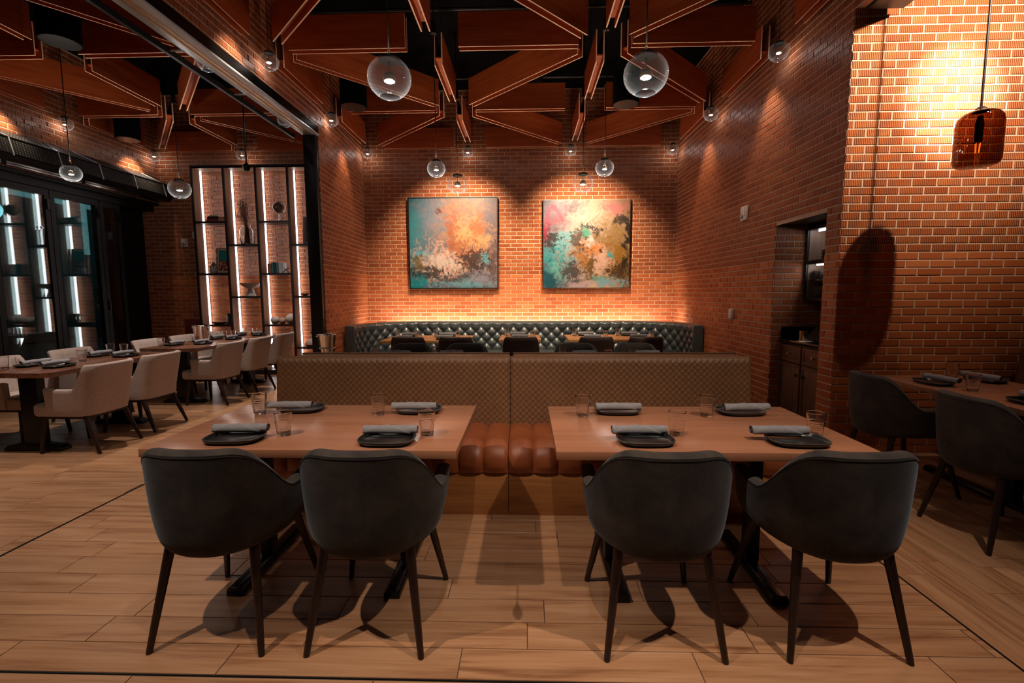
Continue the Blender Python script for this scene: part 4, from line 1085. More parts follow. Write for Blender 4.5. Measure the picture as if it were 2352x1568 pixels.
for (x, y, gx, gy, nm) in ((-4.40, 4.30, -4.52, 4.66, 'front right seat ' + WT % 'near'), (-4.72, 4.35, -4.78, 4.16, 'front left seat ' + WT % 'near'), (-4.40, 5.05, -4.60, 5.26, 'far right seat ' + WT % 'near'), (-4.74, 5.06, -4.78, 5.28, 'far left seat ' + WT % 'near'),
                           (-4.42, 6.34, -4.55, 6.62, 'front right seat ' + WT % 'far'), (-4.73, 6.20, -4.74, 6.0, 'front left seat ' + WT % 'far'), (-4.42, 7.02, -4.56, 7.24, 'middle right seat ' + WT % 'far'), (-4.73, 7.05, -4.72, 7.26, 'middle left seat ' + WT % 'far'),
                           (-4.42, 7.70, -4.58, 7.86, 'rear right seat ' + WT % 'far'), (-4.73, 7.66, -4.76, 7.86, 'rear left seat ' + WT % 'far')):
    r = pi / 2
    dx = -0.04 if 'right' in nm else 0.04
    setting(x, y, r, x + dx, y, r - 0.08, gx, gy, 'at the ' + nm)
setting(2.985, 3.52, -pi / 2 - 0.1, 3.03, 3.50, -pi / 2 + 0.12, 3.03, 3.26, 'at the far left seat of the right edge table')
setting(3.45, 3.62, pi / 2, 3.40, 3.60, -pi / 2 + 0.25, 3.31, 3.74, 'at the far right seat of the right edge table')
setting(3.03, 2.86, -pi / 2, 3.08, 2.86, -pi / 2 + 0.05, None, None, 'cut by the picture edge on the right edge table')

# wine buckets
def bucket(loc, label, stand):
    e = empty('wine_bucket', loc, 0, label, 'bucket', 'polished wine buckets')
    m = MB(); m.lathe([(0.0, 0.0), (0.075, 0.0), (0.08, 0.006), (0.105, 0.205), (0.111, 0.21), (0.108, 0.214), (0.101, 0.206), (0.076, 0.01), (0.0, 0.008)], 32); m.build('pail', M['chrome'], e, smooth=50)
    m = MB(); m.tube([(0.111 * cos(2 * pi * k / 28), 0.111 * sin(2 * pi * k / 28), 0.21) for k in range(28)], 0.004, 6, closed=True); m.build('rim', M['chrome'], e, smooth=60)
    for s in (-1, 1):
        m = MB(); m.tube([(s * 0.108, -0.02, 0.185), (s * 0.128, -0.02, 0.19), (s * 0.128, 0.02, 0.19), (s * 0.108, 0.02, 0.185)], 0.005, 6); m.build('handle', M['chrome'], e, smooth=60)
    if stand:
        m = MB(); m.tube([(0.092 * cos(2 * pi * k / 28), 0.092 * sin(2 * pi * k / 28), 0.045) for k in range(28)], 0.005, 6, closed=True); m.build('stand_ring', M['chrome'], e, smooth=60)
        for k in range(3):
            a = k * 2 * pi / 3 + 0.4
            m = MB(); m.tube([(0.092 * cos(a), 0.092 * sin(a), 0.045), (0.03 * cos(a), 0.03 * sin(a), -0.2), (0.15 * cos(a), 0.15 * sin(a), -loc[2] + 0.006)], 0.006, 8); m.build('stand_leg', M['chrome'], e, smooth=60)
    else:
        m = MB(); m.lathe([(0, -0.012), (0.10, -0.012), (0.10, 0.0), (0, 0.0)], 28); m.build('coaster', M['plate'], e, smooth=40)
bucket((-2.44, 5.72, 0.72), 'chrome wine bucket on a floor stand beside the black post', True)
bucket((-4.72, 6.74, 0.7625), 'chrome wine bucket on a coaster on the far walnut table', False)

# ------------------------------------------------------------------ lit display shelf
SX0, PITCH, YF, YW = -5.735, 0.5575, 8.225, 8.49
e = empty('display_shelf', (SX0, YF, 0), 0, 'tall dark-framed display shelf with vertical light strips and ash side panels', 'shelf')
ZTOP = 3.585
for k in range(5):
    x = k * PITCH
    m = MB(); m.b2(x - 0.036, x, 0, 0.022, 0.0, ZTOP + 0.045); m.build('upright', M['dark_frame'], e)
    m = MB(); m.b2(x - 0.033, x - 0.003, 0.022, YW - YF, 0.08, ZTOP); m.build('side_panel', M['shelf_wood'], e)
for k in range(4):
    x0, x1 = k * PITCH, (k + 1) * PITCH - 0.036
    m = MB(); m.b2(x0 - 0.003, x1 + 0.006, 0.0, YW - YF, ZTOP, ZTOP + 0.02); m.build('top_panel', M['shelf_wood'], e)
    m = MB(); m.b2(x0, x1, 0.0, 0.02, ZTOP + 0.0, ZTOP + 0.045); m.build('top_rail', M['dark_frame'], e)
    m = MB(); m.b2(x0, x1, 0.0, YW - YF, 0.0, 0.085); m.build('plinth', M['dark_frame'], e)
    for z in ((2.69, 1.795, 0.895) if k % 2 == 0 else (2.295, 1.395, 0.495)):
        m = MB(); m.b2(x0 - 0.002, x1 + 0.006, 0.0, YW - YF - 0.03, z - 0.034, z); m.build('shelf_board', M['dark_frame'], e)
    m = MB(); m.b2(x1 - 0.004, x1 + 0.004, YW - YF - 0.062, YW - YF - 0.014, 0.10, ZTOP - 0.005); m.build('light_strip', M['led'], e)
    m = MB(); m.b2(x0 - 0.006, x0 + 0.001, YW - YF - 0.062, YW - YF - 0.014, 0.10, ZTOP - 0.005); m.build('light_strip', M['led'], e)
YS = 8.335
col = lambda n, c, r=0.6: plain(n, c, r)
C_RED = col('book_red', (0.25, 0.03, 0.02)); C_OR = col('book_orange', (0.55, 0.2, 0.07)); C_CREAM = col('book_cream', (0.62, 0.52, 0.42)); C_TEAL = col('book_teal', (0.02, 0.11, 0.12)); C_BLK = col('book_black', (0.02, 0.018, 0.018)); C_GREY = col('book_grey', (0.28, 0.28, 0.29)); C_BRN = col('book_brown', (0.16, 0.07, 0.045))
def book(name, c, d, mat, label, rz=0):
    o = empty(name, (c[0], c[1], c[2]), rz, label, 'book', 'books on the display shelf')
    w, dp, h = d
    up = h > w
    m = MB()
    if up:
        m.b2(-w / 2, -w / 2 + 0.003, -dp / 2, dp / 2, 0, h); m.b2(w / 2 - 0.003, w / 2, -dp / 2, dp / 2, 0, h); m.b2(-w / 2, w / 2, -dp / 2, -dp / 2 + 0.003, 0, h)
        p = MB(); p.b2(-w / 2 + 0.003, w / 2 - 0.003, -dp / 2 + 0.003, dp / 2 - 0.005, 0.003, h - 0.004)
    else:
        m.b2(-w / 2, w / 2, -dp / 2, dp / 2, 0, 0.003); m.b2(-w / 2, w / 2, -dp / 2, dp / 2, h - 0.003, h); m.b2(-w / 2, w / 2, -dp / 2, -dp / 2 + 0.003, 0, h)
        p = MB(); p.b2(-w / 2 + 0.005, w / 2 - 0.005, -dp / 2 + 0.003, dp / 2 - 0.005, 0.003, h - 0.003)
    m.build('cover', mat, o); p.build('pages', C_CREAM, o)
z = 2.691
for k, (w, h, mat, lab) in enumerate(((0.21, 0.042, C_RED, 'red book lying lowest in the left stack on the top shelf'), (0.20, 0.03, C_BLK, 'black book lying on the red book in the left stack'), (0.19, 0.018, C_BRN, 'brown book lying topmost in the left stack'))):
    book('book', (-5.45 + 0.005 * k, YS, z), (w, 0.15, h), mat, lab); z += h + 0.0005
o = MB(); o.tube([(-0.08, 0, 0.012), (-0.06, 0.01, 0.03), (-0.03, 0, 0.018), (0.02, -0.01, 0.014), (0.085, 0, 0.016)], [0.012, 0.016, 0.013, 0.012, 0.013], 10)
tag(o.build('driftwood', C_CREAM, None, smooth=60, loc=(-5.46, YS, z)), 'pale bent ornament lying on the left book stack', 'ornament')
z = 2.691
for k, (h, mat, lab) in enumerate(((0.025, C_OR, 'orange book lying lowest beside the left stack'), (0.022, C_CREAM, 'cream book in the middle beside the left stack'), (0.03, C_OR, 'orange book topmost beside the left stack'))):
    book('book', (-5.285, YS + 0.01, z), (0.13, 0.15, h), mat, lab); z += h + 0.0005
# jar with dried grass
e = empty('glass_jar', (-4.895, YS, 2.297), 0, 'large clear glass jar holding dried grass on the second bay', 'jar')
m = MB(); m.lathe([(0, 0), (0.10, 0), (0.112, 0.012), (0.115, 0.22), (0.105, 0.265), (0.075, 0.29), (0.075, 0.31), (0.085, 0.315), (0.085, 0.335), (0.078, 0.335), (0.070, 0.315), (0.070, 0.288), (0.1, 0.262), (0.109, 0.22), (0.106, 0.016), (0, 0.012)], 30); m.build('body', M['jar_glass'], e, smooth=50)
m = MB(); rng = random.Random(3)
for k in range(90):
    a = rng.random() * 2 * pi; r = 0.05 * sqrt(rng.random()); b = rng.random() * 2 * pi
    tip = Vector((-0.05 + 0.10 * (rng.random() - 0.5) + 0.05 * cos(b), 0.05 * sin(b), 0.45 + 0.32 * rng.random()))
    m.tube([(r * cos(a), r * sin(a), 0.02), (r * cos(a) * 0.5, r * sin(a) * 0.5, 0.28), tip], 0.0016, 3, caps=False)
    for q in range(4):
        c = tip + Vector(((rng.random() - 0.5) * 0.03, (rng.random() - 0.5) * 0.03, -0.02 * q))
        m.box(c, (0.008, 0.004, 0.012))
tag(m.build('dried_grass', col('dried_grass', (0.24, 0.12, 0.075)), None, loc=(-4.895, YS, 2.311)), 'bundle of brown dried grass stems in the glass jar', 'plant', kind='stuff')
# desk globe
e = empty('desk_globe', (-4.305, YS, 2.691), 0, 'small dark globe on a metal stand in the third bay', 'globe')
t = NT('globe_map'); nz = t.noise(t.coord(), 14.0, 5.0, 0.6); M['globe_map'] = t.bsdf(t.ramp(nz.outputs[0], [(0.45, (0.04, 0.06, 0.065)), (0.55, (0.22, 0.09, 0.03))], 'LINEAR'), 0.25)
m = MB(); m.lathe([(0.098 * cos(a), 0.098 * sin(a)) if abs(abs(a) - pi / 2) > 1e-3 else (0.0, 0.098 * sin(a)) for a in [-pi / 2 + pi * k / 20 for k in range(21)]], 32, (0, 0, 0.24)); m.build('ball', M['globe_map'], e, smooth=60)
m = MB(); m.tube([(0.112 * sin(0.4 + pi * k / 16 * 1.0), 0, 0.24 - 0.112 * cos(0.4 + pi * k / 16)) for k in range(-2, 17)], 0.005, 8); m.build('meridian', M['chrome'], e, smooth=60)
m = MB(); m.lathe([(0, 0), (0.05, 0.0), (0.052, 0.008), (0.02, 0.02), (0.009, 0.05), (0.014, 0.08), (0.008, 0.11), (0.006, 0.132), (0, 0.132)], 20); m.build('stand', M['chrome'], e, smooth=60)
# framed pictures
def shelf_frame(x, z, w, h, frame, mat, inner, label, name, tilt=-0.09):
    e = empty(name, (x, YS + 0.06, z + 0.002), 0, label, 'picture frame'); e.rotation_euler = (tilt, 0, 0)
    m = MB(); b = 0.018
    m.b2(-w / 2, -w / 2 + b, -0.01, 0.012, 0, h); m.b2(w / 2 - b, w / 2, -0.01, 0.012, 0, h); m.b2(-w / 2 + b, w / 2 - b, -0.01, 0.012, 0, b); m.b2(-w / 2 + b, w / 2 - b, -0.01, 0.012, h - b, h)
    m.build('frame', frame, e)
    m = MB(); m.b2(-w / 2 + b, w / 2 - b, -0.002, 0.004, b, h - b); m.build('mat_board', mat, e)
    m = MB(); m.b2(-w / 2 + b + 0.02, w / 2 - b - 0.02, -0.004, -0.001, b + 0.03, h - b - 0.02); m.build('print', inner, e)
t = NT('cake_stand_print'); s = t.n('SeparateXYZ', i_0=t.coord()); nz = t.noise(t.coord(), 22.0, 3.0)
r1 = t.ramp(nz.outputs[0], [(0.40, (0.12, 0.02, 0.015)), (0.5, (0.5, 0.1, 0.05)), (0.58, (0.75, 0.55, 0.42))], 'CONSTANT')
M['still_life'] = t.bsdf(t.mix(t.math('GREATER_THAN', t.math('ADD', s.outputs[2], t.math('MULTIPLY', nz.outputs[0], 0.15)), 0.30), r1, (0.02, 0.22, 0.23)), 0.4)
t = NT('rust_print'); nz = t.noise(t.coord(), 9.0, 5.0); M['rust_print'] = t.bsdf(t.ramp(nz.outputs[0], [(0.35, (0.02, 0.012, 0.01)), (0.7, (0.22, 0.06, 0.02))]), 0.5)
shelf_frame(-5.372, 1.795, 0.30, 0.455, M['shelf_wood'], C_CREAM, M['still_life'], 'wood framed still life print on teal ground in the first bay', 'framed_print')
shelf_frame(-3.74, 2.295, 0.38, 0.49, C_GREY, C_GREY, M['rust_print'], 'grey framed dark rust picture leaning in the fourth bay', 'framed_picture')
# knot ornament
m = MB(); m.tube([(0.035 * (sin(a) + 2 * sin(2 * a)) * 0.5, 0.03 * -sin(3 * a), 0.035 * (cos(a) - 2 * cos(2 * a)) * 0.5) for a in [2 * pi * k / 60 for k in range(60)]], 0.012, 8, closed=True)
tag(m.build('knot_ornament', C_CREAM, None, smooth=60, loc=(-3.665, YS - 0.07, 2.367)), 'cream knotted ornament before the grey framed picture', 'ornament')
# small plant pot
def leafball(mb, n, c, R, seed, lw, ll, up=0.3):
    rng = random.Random(seed)
    for k in range(n):
        a = rng.random() * 2 * pi; el = up + rng.random() * (1.5 - up); r = R * (0.5 + 0.5 * rng.random())
        d = Vector((cos(a) * cos(el), sin(a) * cos(el), sin(el))); p = Vector(c) + d * r * 0.35; q = Vector(c) + d * r
        s = d.cross(Vector((0, 0, 1))).normalized() * lw; mid = (p + q) / 2 + Vector((0, 0, 0.1 * R))
        mb.add([p, mid + s, q, mid - s], [(0, 1, 2, 3)])
LEAF = col('leaf_sage', (0.20, 0.20, 0.13)); LEAFD = col('leaf_dark', (0.018, 0.035, 0.022)); POT = col('pot_pale', (0.50, 0.42, 0.38)); POTB = col('pot_blush', (0.40, 0.25, 0.20))
e = empty('potted_succulent', (-5.515, YS - 0.04, 1.796), 0, 'small succulent in a pale round pot before the still life', 'plant')
m = MB(); m.lathe([(0, 0), (0.04, 0), (0.058, 0.03), (0.06, 0.06), (0.05, 0.10), (0.055, 0.11), (0.048, 0.112), (0.042, 0.10), (0, 0.09)], 24); m.build('pot', POT, e, smooth=50)
m = MB(); leafball(m, 46, (0, 0, 0.10), 0.12, 5, 0.012, 0.1, 0.1); m.build('foliage', LEAF, e)
# pedestal bowl
e = empty('pedestal_bowl', (-4.885, YS, 1.396), 0, 'wide beige pedestal bowl in the second bay', 'bowl')
m = MB(); m.lathe([(0, 0), (0.08, 0), (0.082, 0.005), (0.042, 0.13), (0, 0.13)], 30); m.build('foot', POT, e, smooth=50)
m = MB(); m.lathe([(0, 0.13), (0.045, 0.13), (0.12, 0.165), (0.172, 0.222), (0.174, 0.228), (0.166, 0.226), (0.11, 0.175), (0, 0.15)], 40); m.build('dish', POT, e, smooth=50)
# upright books
x = -4.525
for w, h, mat, lab in ((0.07, 0.165, C_BRN, 'brown book standing leftmost in the third bay'), (0.035, 0.185, C_TEAL, 'teal book standing second from left in the third bay'), (0.045, 0.185, C_BLK, 'black book standing third from left in the third bay'), (0.04, 0.18, C_TEAL, 'dark teal book standing fourth in the third bay'), (0.075, 0.18, C_GREY, 'pale grey book standing rightmost in the third bay')):
    book('book', (x + w / 2, YS, 1.796), (w, 0.14, h), mat, lab); x += w + 0.001
e = empty('twig_sculpture', (-4.20, YS - 0.07, 1.800), 0, 'small dark twig sculpture beside the upright books', 'ornament')
m = MB(); m.tube([(-0.06, 0, 0.005), (0.0, 0, 0.05), (0.06, 0, 0.08)], 0.008, 6); m.build('branch', C_BLK, e); m = MB(); m.tube([(-0.03, 0, 0.07), (0.0, 0, 0.05), (0.05, 0, 0.006)], 0.008, 6); m.build('branch', C_BLK, e)
# balls
def ball(x, r, mat, lab, z=0.896, y=YS):
    m = MB(); m.lathe([(r * cos(a) if abs(abs(a) - pi / 2) > 1e-3 else 0.0, r + r * sin(a)) for a in [-pi / 2 + pi * k / 18 for k in range(19)]], 28)
    tag(m.build('stone_ball', mat, None, smooth=60, loc=(x, y, z)), lab, 'ornament', 'stone balls on the display shelf')
ball(-4.478, 0.072, POT, 'pale stone ball left of the three in the third bay'); ball(-4.345, 0.058, POTB, 'smallest brownish stone ball between two larger ones'); ball(-4.193, 0.092, POT, 'largest pale stone ball at right in the third bay', 0.896, YS + 0.02)
# pitcher and dish
e = empty('dark_pitcher', (-5.285, YS, 0.896), 0, 'dark sculpted pitcher at the right of the lowest visible first bay shelf', 'pitcher')
m = MB(); m.lathe([(0, 0), (0.055, 0), (0.062, 0.02), (0.045, 0.08), (0.042, 0.13), (0.058, 0.19), (0.052, 0.195), (0.036, 0.13), (0, 0.02)], 20); m.build('body', C_BLK, e, smooth=50)
m = MB(); m.tube([(-0.05, 0, 0.175), (-0.085, 0, 0.16), (-0.08, 0, 0.09), (-0.05, 0, 0.05)], 0.009, 8); m.build('handle', C_CREAM, e, smooth=60)
m = MB(); m.lathe([(0, 0), (0.07, 0), (0.125, 0.035), (0.13, 0.042), (0.12, 0.04), (0.06, 0.012), (0, 0.01)], 30)
tag(m.build('shallow_dish', C_BRN, None, smooth=50, loc=(-5.49, YS, 0.896)), 'shallow brown dish left of the dark pitcher', 'dish')
# snake plant + small bowl
e = empty('snake_plant', (-3.705, YS, 1.396), 0, 'dark snake plant in a pale footed pot in the fourth bay', 'plant')
m = MB(); m.lathe([(0, 0), (0.055, 0), (0.06, 0.01), (0.105, 0.075), (0.11, 0.125), (0.10, 0.13), (0.09, 0.11), (0, 0.10)], 28); m.build('pot', POT, e, smooth=50)
rng = random.Random(11)
for k in range(11):
    a = rng.random() * 2 * pi; r = 0.05 * rng.random(); h = 0.22 + 0.20 * rng.random(); w = 0.018; b = Vector((r * cos(a), r * sin(a), 0.10)); d = Vector((cos(a) * 0.10, sin(a) * 0.06, h)); s = Vector((-sin(a), cos(a), 0)) * w
    if abs(s.x) < 0.008: s = Vector((w, 0, 0))
    m = MB(); th = Vector((0.002, -0.004, 0))
    fr = [b - s * 0.8, b + s * 0.8, b + d * 0.55 + s, b + d, b + d * 0.55 - s]
    m.add(fr + [p + th for p in fr], [(0, 1, 2, 3, 4), (9, 8, 7, 6, 5)] + [(i, (i + 1) % 5, 5 + (i + 1) % 5, 5 + i) for i in range(5)]); m.build('leaf', LEAFD, e)
m = MB(); m.lathe([(0, 0), (0.03, 0), (0.065, 0.03), (0.068, 0.045), (0.055, 0.05), (0.03, 0.04), (0, 0.038)], 24)
tag(m.build('small_bowl', POTB, None, smooth=50, loc=(-3.905, YS - 0.02, 1.396)), 'small blush bowl left of the snake plant', 'bowl')
# bottle vase with eucalyptus
e = empty('bottle_vase', (-3.845, YS, 0.496), 0, 'squat blush vase with a leafy sprig in the fourth bay', 'vase')
m = MB(); m.lathe([(0, 0), (0.07, 0), (0.105, 0.035), (0.10, 0.075), (0.055, 0.12), (0.022, 0.14), (0.02, 0.175), (0.025, 0.18), (0.016, 0.178), (0.014, 0.14), (0, 0.10)], 30); m.build('body', POTB, e, smooth=50)
m = MB(); st = [Vector((0, 0, 0.12)), Vector((0.01, 0, 0.24)), Vector((0.03, 0, 0.32)), Vector((0.11, -0.01, 0.37)), Vector((0.20, -0.02, 0.44))]; m.tube(st, 0.003, 5); m.build('stem', LEAFD, e)
rng = random.Random(5)
for k in range(22):
    f = rng.random() * 3 + 1; i = int(min(3, f)); p = st[i] + (st[min(4, i + 1)] - st[i]) * (f - i)
    a = rng.random() * 2 * pi; d = Vector((cos(a), 0.4 * sin(a * 2), sin(a))) * 0.035; s = Vector((-d.z, 0.01, d.x)) * 0.6
    m = MB(); q = [p, p + d * 0.5 + s * 0.6, p + d, p + d * 0.5 - s * 0.6]; t2 = Vector((0, 0.0015, 0))
    m.add(q + [v + t2 for v in q], [(0, 1, 2, 3), (7, 6, 5, 4)] + [(i, (i + 1) % 4, 4 + (i + 1) % 4, 4 + i) for i in range(4)]); m.build('leaf', LEAFD, e)

# ------------------------------------------------------------------ wall devices
def device(name, loc, rz, w, h, label, cat, lensy=True, red=False):
    e = empty(name, loc, rz, label, cat)
    m = MB(); m.b2(-w / 2, w / 2, -0.035, 0, -h / 2, h / 2); m.build('housing', M['white_plastic'], e, bevel=0.008, seg=3)
    if lensy:
        m = MB(); m.lathe([(0, 0.0), (0.03, 0.0), (0.024, 0.014), (0, 0.018)], 16); o = m.build('strobe_lens', M['grey_plastic'], e, smooth=50); o.rotation_euler = (pi / 2, 0, 0); o.location = (-w * 0.1, -0.035, -h * 0.18)
    if red:
        for k in range(4):
            m = MB(); m.b2(w * 0.28, w * 0.40, -0.036, -0.034, h * 0.28 - k * 0.028, h * 0.28 - k * 0.028 + 0.018); m.build('red_mark', M['red_print'], e)
device('fire_strobe', (-6.125, 8.492, 2.35), 0, 0.115, 0.145, 'white fire strobe on the left room brick wall', 'alarm', True, True)
device('motion_sensor', (-5.935, 8.492, 2.485), 0, 0.062, 0.125, 'small white sensor between fire strobe and shelf', 'sensor', False)
device('fire_strobe', (2.652, 5.93, 2.37), -pi / 2 + 0.0175, 0.13, 0.17, 'white fire strobe high on the right alcove wall', 'alarm', True, True)
device('wall_control', (2.650, 6.18, 1.15), -pi / 2 + 0.0175, 0.075, 0.125, 'small white control on the lower right alcove wall', 'switch', False)
e = empty('cover_panel', (-6.06, 8.492, 0.79), 0, 'plain brick-red cover panel low on the left room wall', 'panel')
m = MB(); m.b2(-0.17, 0.17, -0.02, 0, -0.19, 0.19); m.build('plate', plain('painted_cover', (0.16, 0.03, 0.018), 0.6), e, bevel=0.003)
m = MB()
for sx in (-1, 1):
    for sz in (-1, 1): m.box((sx * 0.15, -0.021, sz * 0.17), (0.012, 0.004, 0.012))
m.build('screw', M['dark_frame'], e)

# ------------------------------------------------------------------ service niche
CX = 2.775
e = empty('service_cabinet', (CX, NY0, 0), 0, 'dark walnut cabinet with brass knobs in the brick niche', 'cabinet')
Lc = NY1 - NY0
m = MB(); m.b2(0.02, 0.60, 0.01, Lc - 0.012, 0.0, 0.885); m.build('carcass', M['cabinet_wood'], e)
m = MB(); m.b2(-0.015, 0.62, 0.005, Lc - 0.01, 0.885, 0.925); m.build('worktop', M['black_gloss'], e, bevel=0.003)
m = MB(); m.b2(0.0, 0.62, Lc - 0.028, Lc - 0.012, 0.925, 1.05); m.build('upstand', M['black_gloss'], e)
w2 = Lc / 2
for k in range(2):
    y0, y1 = k * w2 + 0.014, (k + 1) * w2 - 0.014
    for (nm, z0, z1) in (('drawer', 0.70, 0.868), ('door', 0.10, 0.68)):
        m = MB(); m.b2(0.0, 0.02, y0, y1, z0, z1)
        d = m.build(nm, M['cabinet_wood'], e, bevel=0.002)
        m = MB(); f = 0.028
        m.b2(-0.006, 0.0, y0, y0 + f, z0, z1); m.b2(-0.006, 0.0, y1 - f, y1, z0, z1); m.b2(-0.006, 0.0, y0 + f, y1 - f, z0, z0 + f); m.b2(-0.006, 0.0, y0 + f, y1 - f, z1 - f, z1)
        m.build('moulding', M['cabinet_wood'], d)
        ky = (y0 + y1) / 2 if nm == 'drawer' else (y1 - 0.045 if k == 0 else y0 + 0.045); kz = (z0 + z1) / 2 if nm == 'drawer' else 0.58
        m = MB(); m.lathe([(0, 0), (0.007, 0), (0.006, 0.012), (0.015, 0.02), (0.014, 0.03), (0, 0.033)] if nm == 'drawer' else [(0, 0), (0.007, 0), (0.006, 0.012), (0.02, 0.02), (0.017, 0.03), (0, 0.033)], 16)
        o = m.build('knob', M['brass'] if nm == 'drawer' else M['dark_frame'], d, smooth=50); o.rotation_euler = (0, -pi / 2, 0); o.location = (0.0, ky, kz)
m = MB(); m.b2(0.03, 0.05, 0.01, Lc - 0.012, 0.0, 0.09); m.build('plinth', M['dark_frame'], e)
e = empty('wall_cabinet', (2.985, NY0, 0), 0, 'open dark-framed wall cabinet lit inside the brick niche', 'cabinet')
Lw = Lc - 0.012; zb, zt = 1.335, 2.10
m = MB(); m.b2(0.0, 0.42, Lw - 0.03, Lw, zb, zt); m.b2(0.0, 0.42, 0.006, 0.036, zb, zt); m.b2(0.0, 0.42, 0.036, Lw - 0.03, zt - 0.03, zt); m.b2(0.0, 0.42, 0.036, Lw - 0.03, zb, zb + 0.03); m.build('carcass', M['dark_frame'], e)
m = MB(); m.b2(0.02, 0.42, Lw - 0.036, Lw - 0.031, zb + 0.03, zt - 0.03); m.b2(0.41, 0.42, 0.036, Lw - 0.036, zb + 0.03, zt - 0.03); m.build('lining', M['shelf_wood'], e)
m = MB(); m.b2(0.02, 0.41, 0.036, Lw - 0.036, 1.715, 1.755); m.build('shelf_board', M['dark_frame'], e)
m = MB(); m.b2(0.02, 0.41, 0.036, Lw - 0.036, 1.535, 1.543); m.build('glass_shelf', M['pane'], e)
for z in (zt - 0.036, 1.709):
    m = MB(); m.b2(0.08, 0.10, 0.08, Lw - 0.08, z - 0.008, z + 0.005); m.build('light_strip', M['niche_led'], e)
for k in range(6):
    m = MB(); m.lathe([(0, 0), (0.07, 0), (0.115, 0.014), (0.118, 0.018), (0.06, 0.008), (0, 0.006)], 28)
    tag(m.build('dinner_plate', M['plate'], None, smooth=50, loc=(3.14, 4.98, 1.756 + 0.0155 * k)), ('lowest', 'second lowest', 'third lowest', 'third highest', 'second highest', 'topmost')[k] + ' black plate of the stack on the niche shelf', 'plate', 'stacked black plates in the niche')
mm = tum0
for r, zz in enumerate((1.366, 1.544)):
    for k in range(6):
        for q in range(2):
            o = tum0.copy(); COL.objects.link(o); o.location = (3.08 + 0.1 * q, 5.14 - 0.092 * k, zz); o.rotation_euler = (0, 0, k)
            o['label'] = 'stored tumbler, %s from the left in the %s row on the %s glass level' % (('first', 'second', 'third', 'fourth', 'fifth', 'sixth')[k], ('front', 'rear')[q], ('lower', 'upper')[r]); o['group'] = 'tumblers stored in the niche cabinet'
m = MB(); m.lathe([(0, 0), (0.034, 0), (0.036, 0.01), (0.036, 0.10), (0.034, 0.10), (0.033, 0.01), (0, 0.008)], 24)
tag(m.build('brass_cup', M['brass'], None, smooth=50, loc=(2.86, 4.96, 0.9255)), 'small brass cup on the niche worktop', 'cup')
e = empty('payment_screen', (2.95, 4.66, 0.9255), 0, 'black slanted touch screen on the niche worktop', 'screen')
m = MB(); m.b2(-0.10, 0.10, -0.11, 0.11, 0, 0.012); m.build('base', M['black_gloss'], e, bevel=0.003)
m = MB(); m.prism([(-0.16, 0.03), (0.12, 0.30), (0.135, 0.29), (-0.14, 0.018)], 'y', -0.17, 0.17); m.build('display', M['black_gloss'], e)
m = MB(); m.tube([(0, 0, 0.01), (0.02, 0, 0.17)], 0.02, 10); m.build('stem', M['black_gloss'], e)
m = MB(); m.b2(-0.10, 0.10, -0.07, 0.07, 0, 0.003)
tag(m.build('paper_sheet', M['white_plastic'], None, loc=(2.86, 4.83, 0.926)), 'white paper sheet at the edge of the niche worktop', 'paper')

# ------------------------------------------------------------------ left wall: heater, folding doors, night outside
e = empty('air_curtain', (-6.555, 0, 0), 0, 'long black perforated air curtain above the glass doors', 'heater')
t = NT('perforated_black'); v = t.vmath('MULTIPLY', t.coord(), (1, 1, 1)); s = t.n('SeparateXYZ', i_0=v)
gy = t.math('SUBTRACT', t.math('FRACT', t.math('MULTIPLY', s.outputs[1], 28.0)), 0.5); gz = t.math('SUBTRACT', t.math('FRACT', t.math('MULTIPLY', s.outputs[2], 46.0)), 0.5)
dd = t.math('SQRT', t.math('ADD', t.math('MULTIPLY', gy, gy), t.math('MULTIPLY', gz, gz)))
M['perf'] = t.bsdf(t.mix(t.math('LESS_THAN', dd, 0.26), (0.018, 0.018, 0.019), (0.16, 0.165, 0.17)), 0.4, 0.5)
y0, y1 = 2.7, 8.46
A = [(0.0, 3.49), (0.235, 3.345), (0.285, 3.13), (0.22, 3.065), (0.0, 3.06)]
m = MB(); m.prism(A, 'y', y0, y1); m.build('casing', M['black_gloss'], e)
def face_panel(p, q, ya, yb, off, nm, mat, frame=True):
    d = Vector((q[0] - p[0], q[1] - p[1])); n = Vector((-d.y, d.x)).normalized()
    if n.x < 0: n = -n
    m = MB(); b = 0.02
    def pt(u, y, o): return (p[0] + d.x * u + n.x * o, y, p[1] + d.y * u + n.y * o)
    u0, u1 = 0.08, 0.92
    m.add([pt(u0, ya, off), pt(u0, yb, off), pt(u1, yb, off), pt(u1, ya, off), pt(u0, ya, 0), pt(u0, yb, 0), pt(u1, yb, 0), pt(u1, ya, 0)], [(0, 1, 2, 3), (7, 6, 5, 4), (0, 4, 5, 1), (1, 5, 6, 2), (2, 6, 7, 3), (3, 7, 4, 0)])
    return m.build(nm, mat, e)
y = y0 + 0.04; k = 0
while y < y1 - 0.3:
    yb = min(y + 0.62, y1 - 0.03)
    face_panel(A[1], A[2], y, yb - 0.035, 0.006, 'grille_panel', M['perf'])
    face_panel(A[0], A[1], y, yb - 0.035, 0.004, 'top_panel', M['perf'])
    m = MB(); m.tube([(A[1][0] + 0.008, yb - 0.018, A[1][1] + 0.004), (A[2][0] + 0.008, yb - 0.018, A[2][1])], 0.009, 6); m.build('rib', M['steel'], e)
    m = MB(); m.tube([(0.02, yb - 0.20, 3.485), (A[1][0], yb - 0.02, A[1][1] + 0.012)], 0.006, 6); m.build('brace', M['steel'], e)
    y += 0.62
m = MB(); m.tube([(A[1][0] + 0.006, y0, A[1][1] + 0.004), (A[1][0] + 0.006, y1, A[1][1] + 0.004)], 0.008, 6); m.build('edge_bead', M['graphite'], e)
y = y0
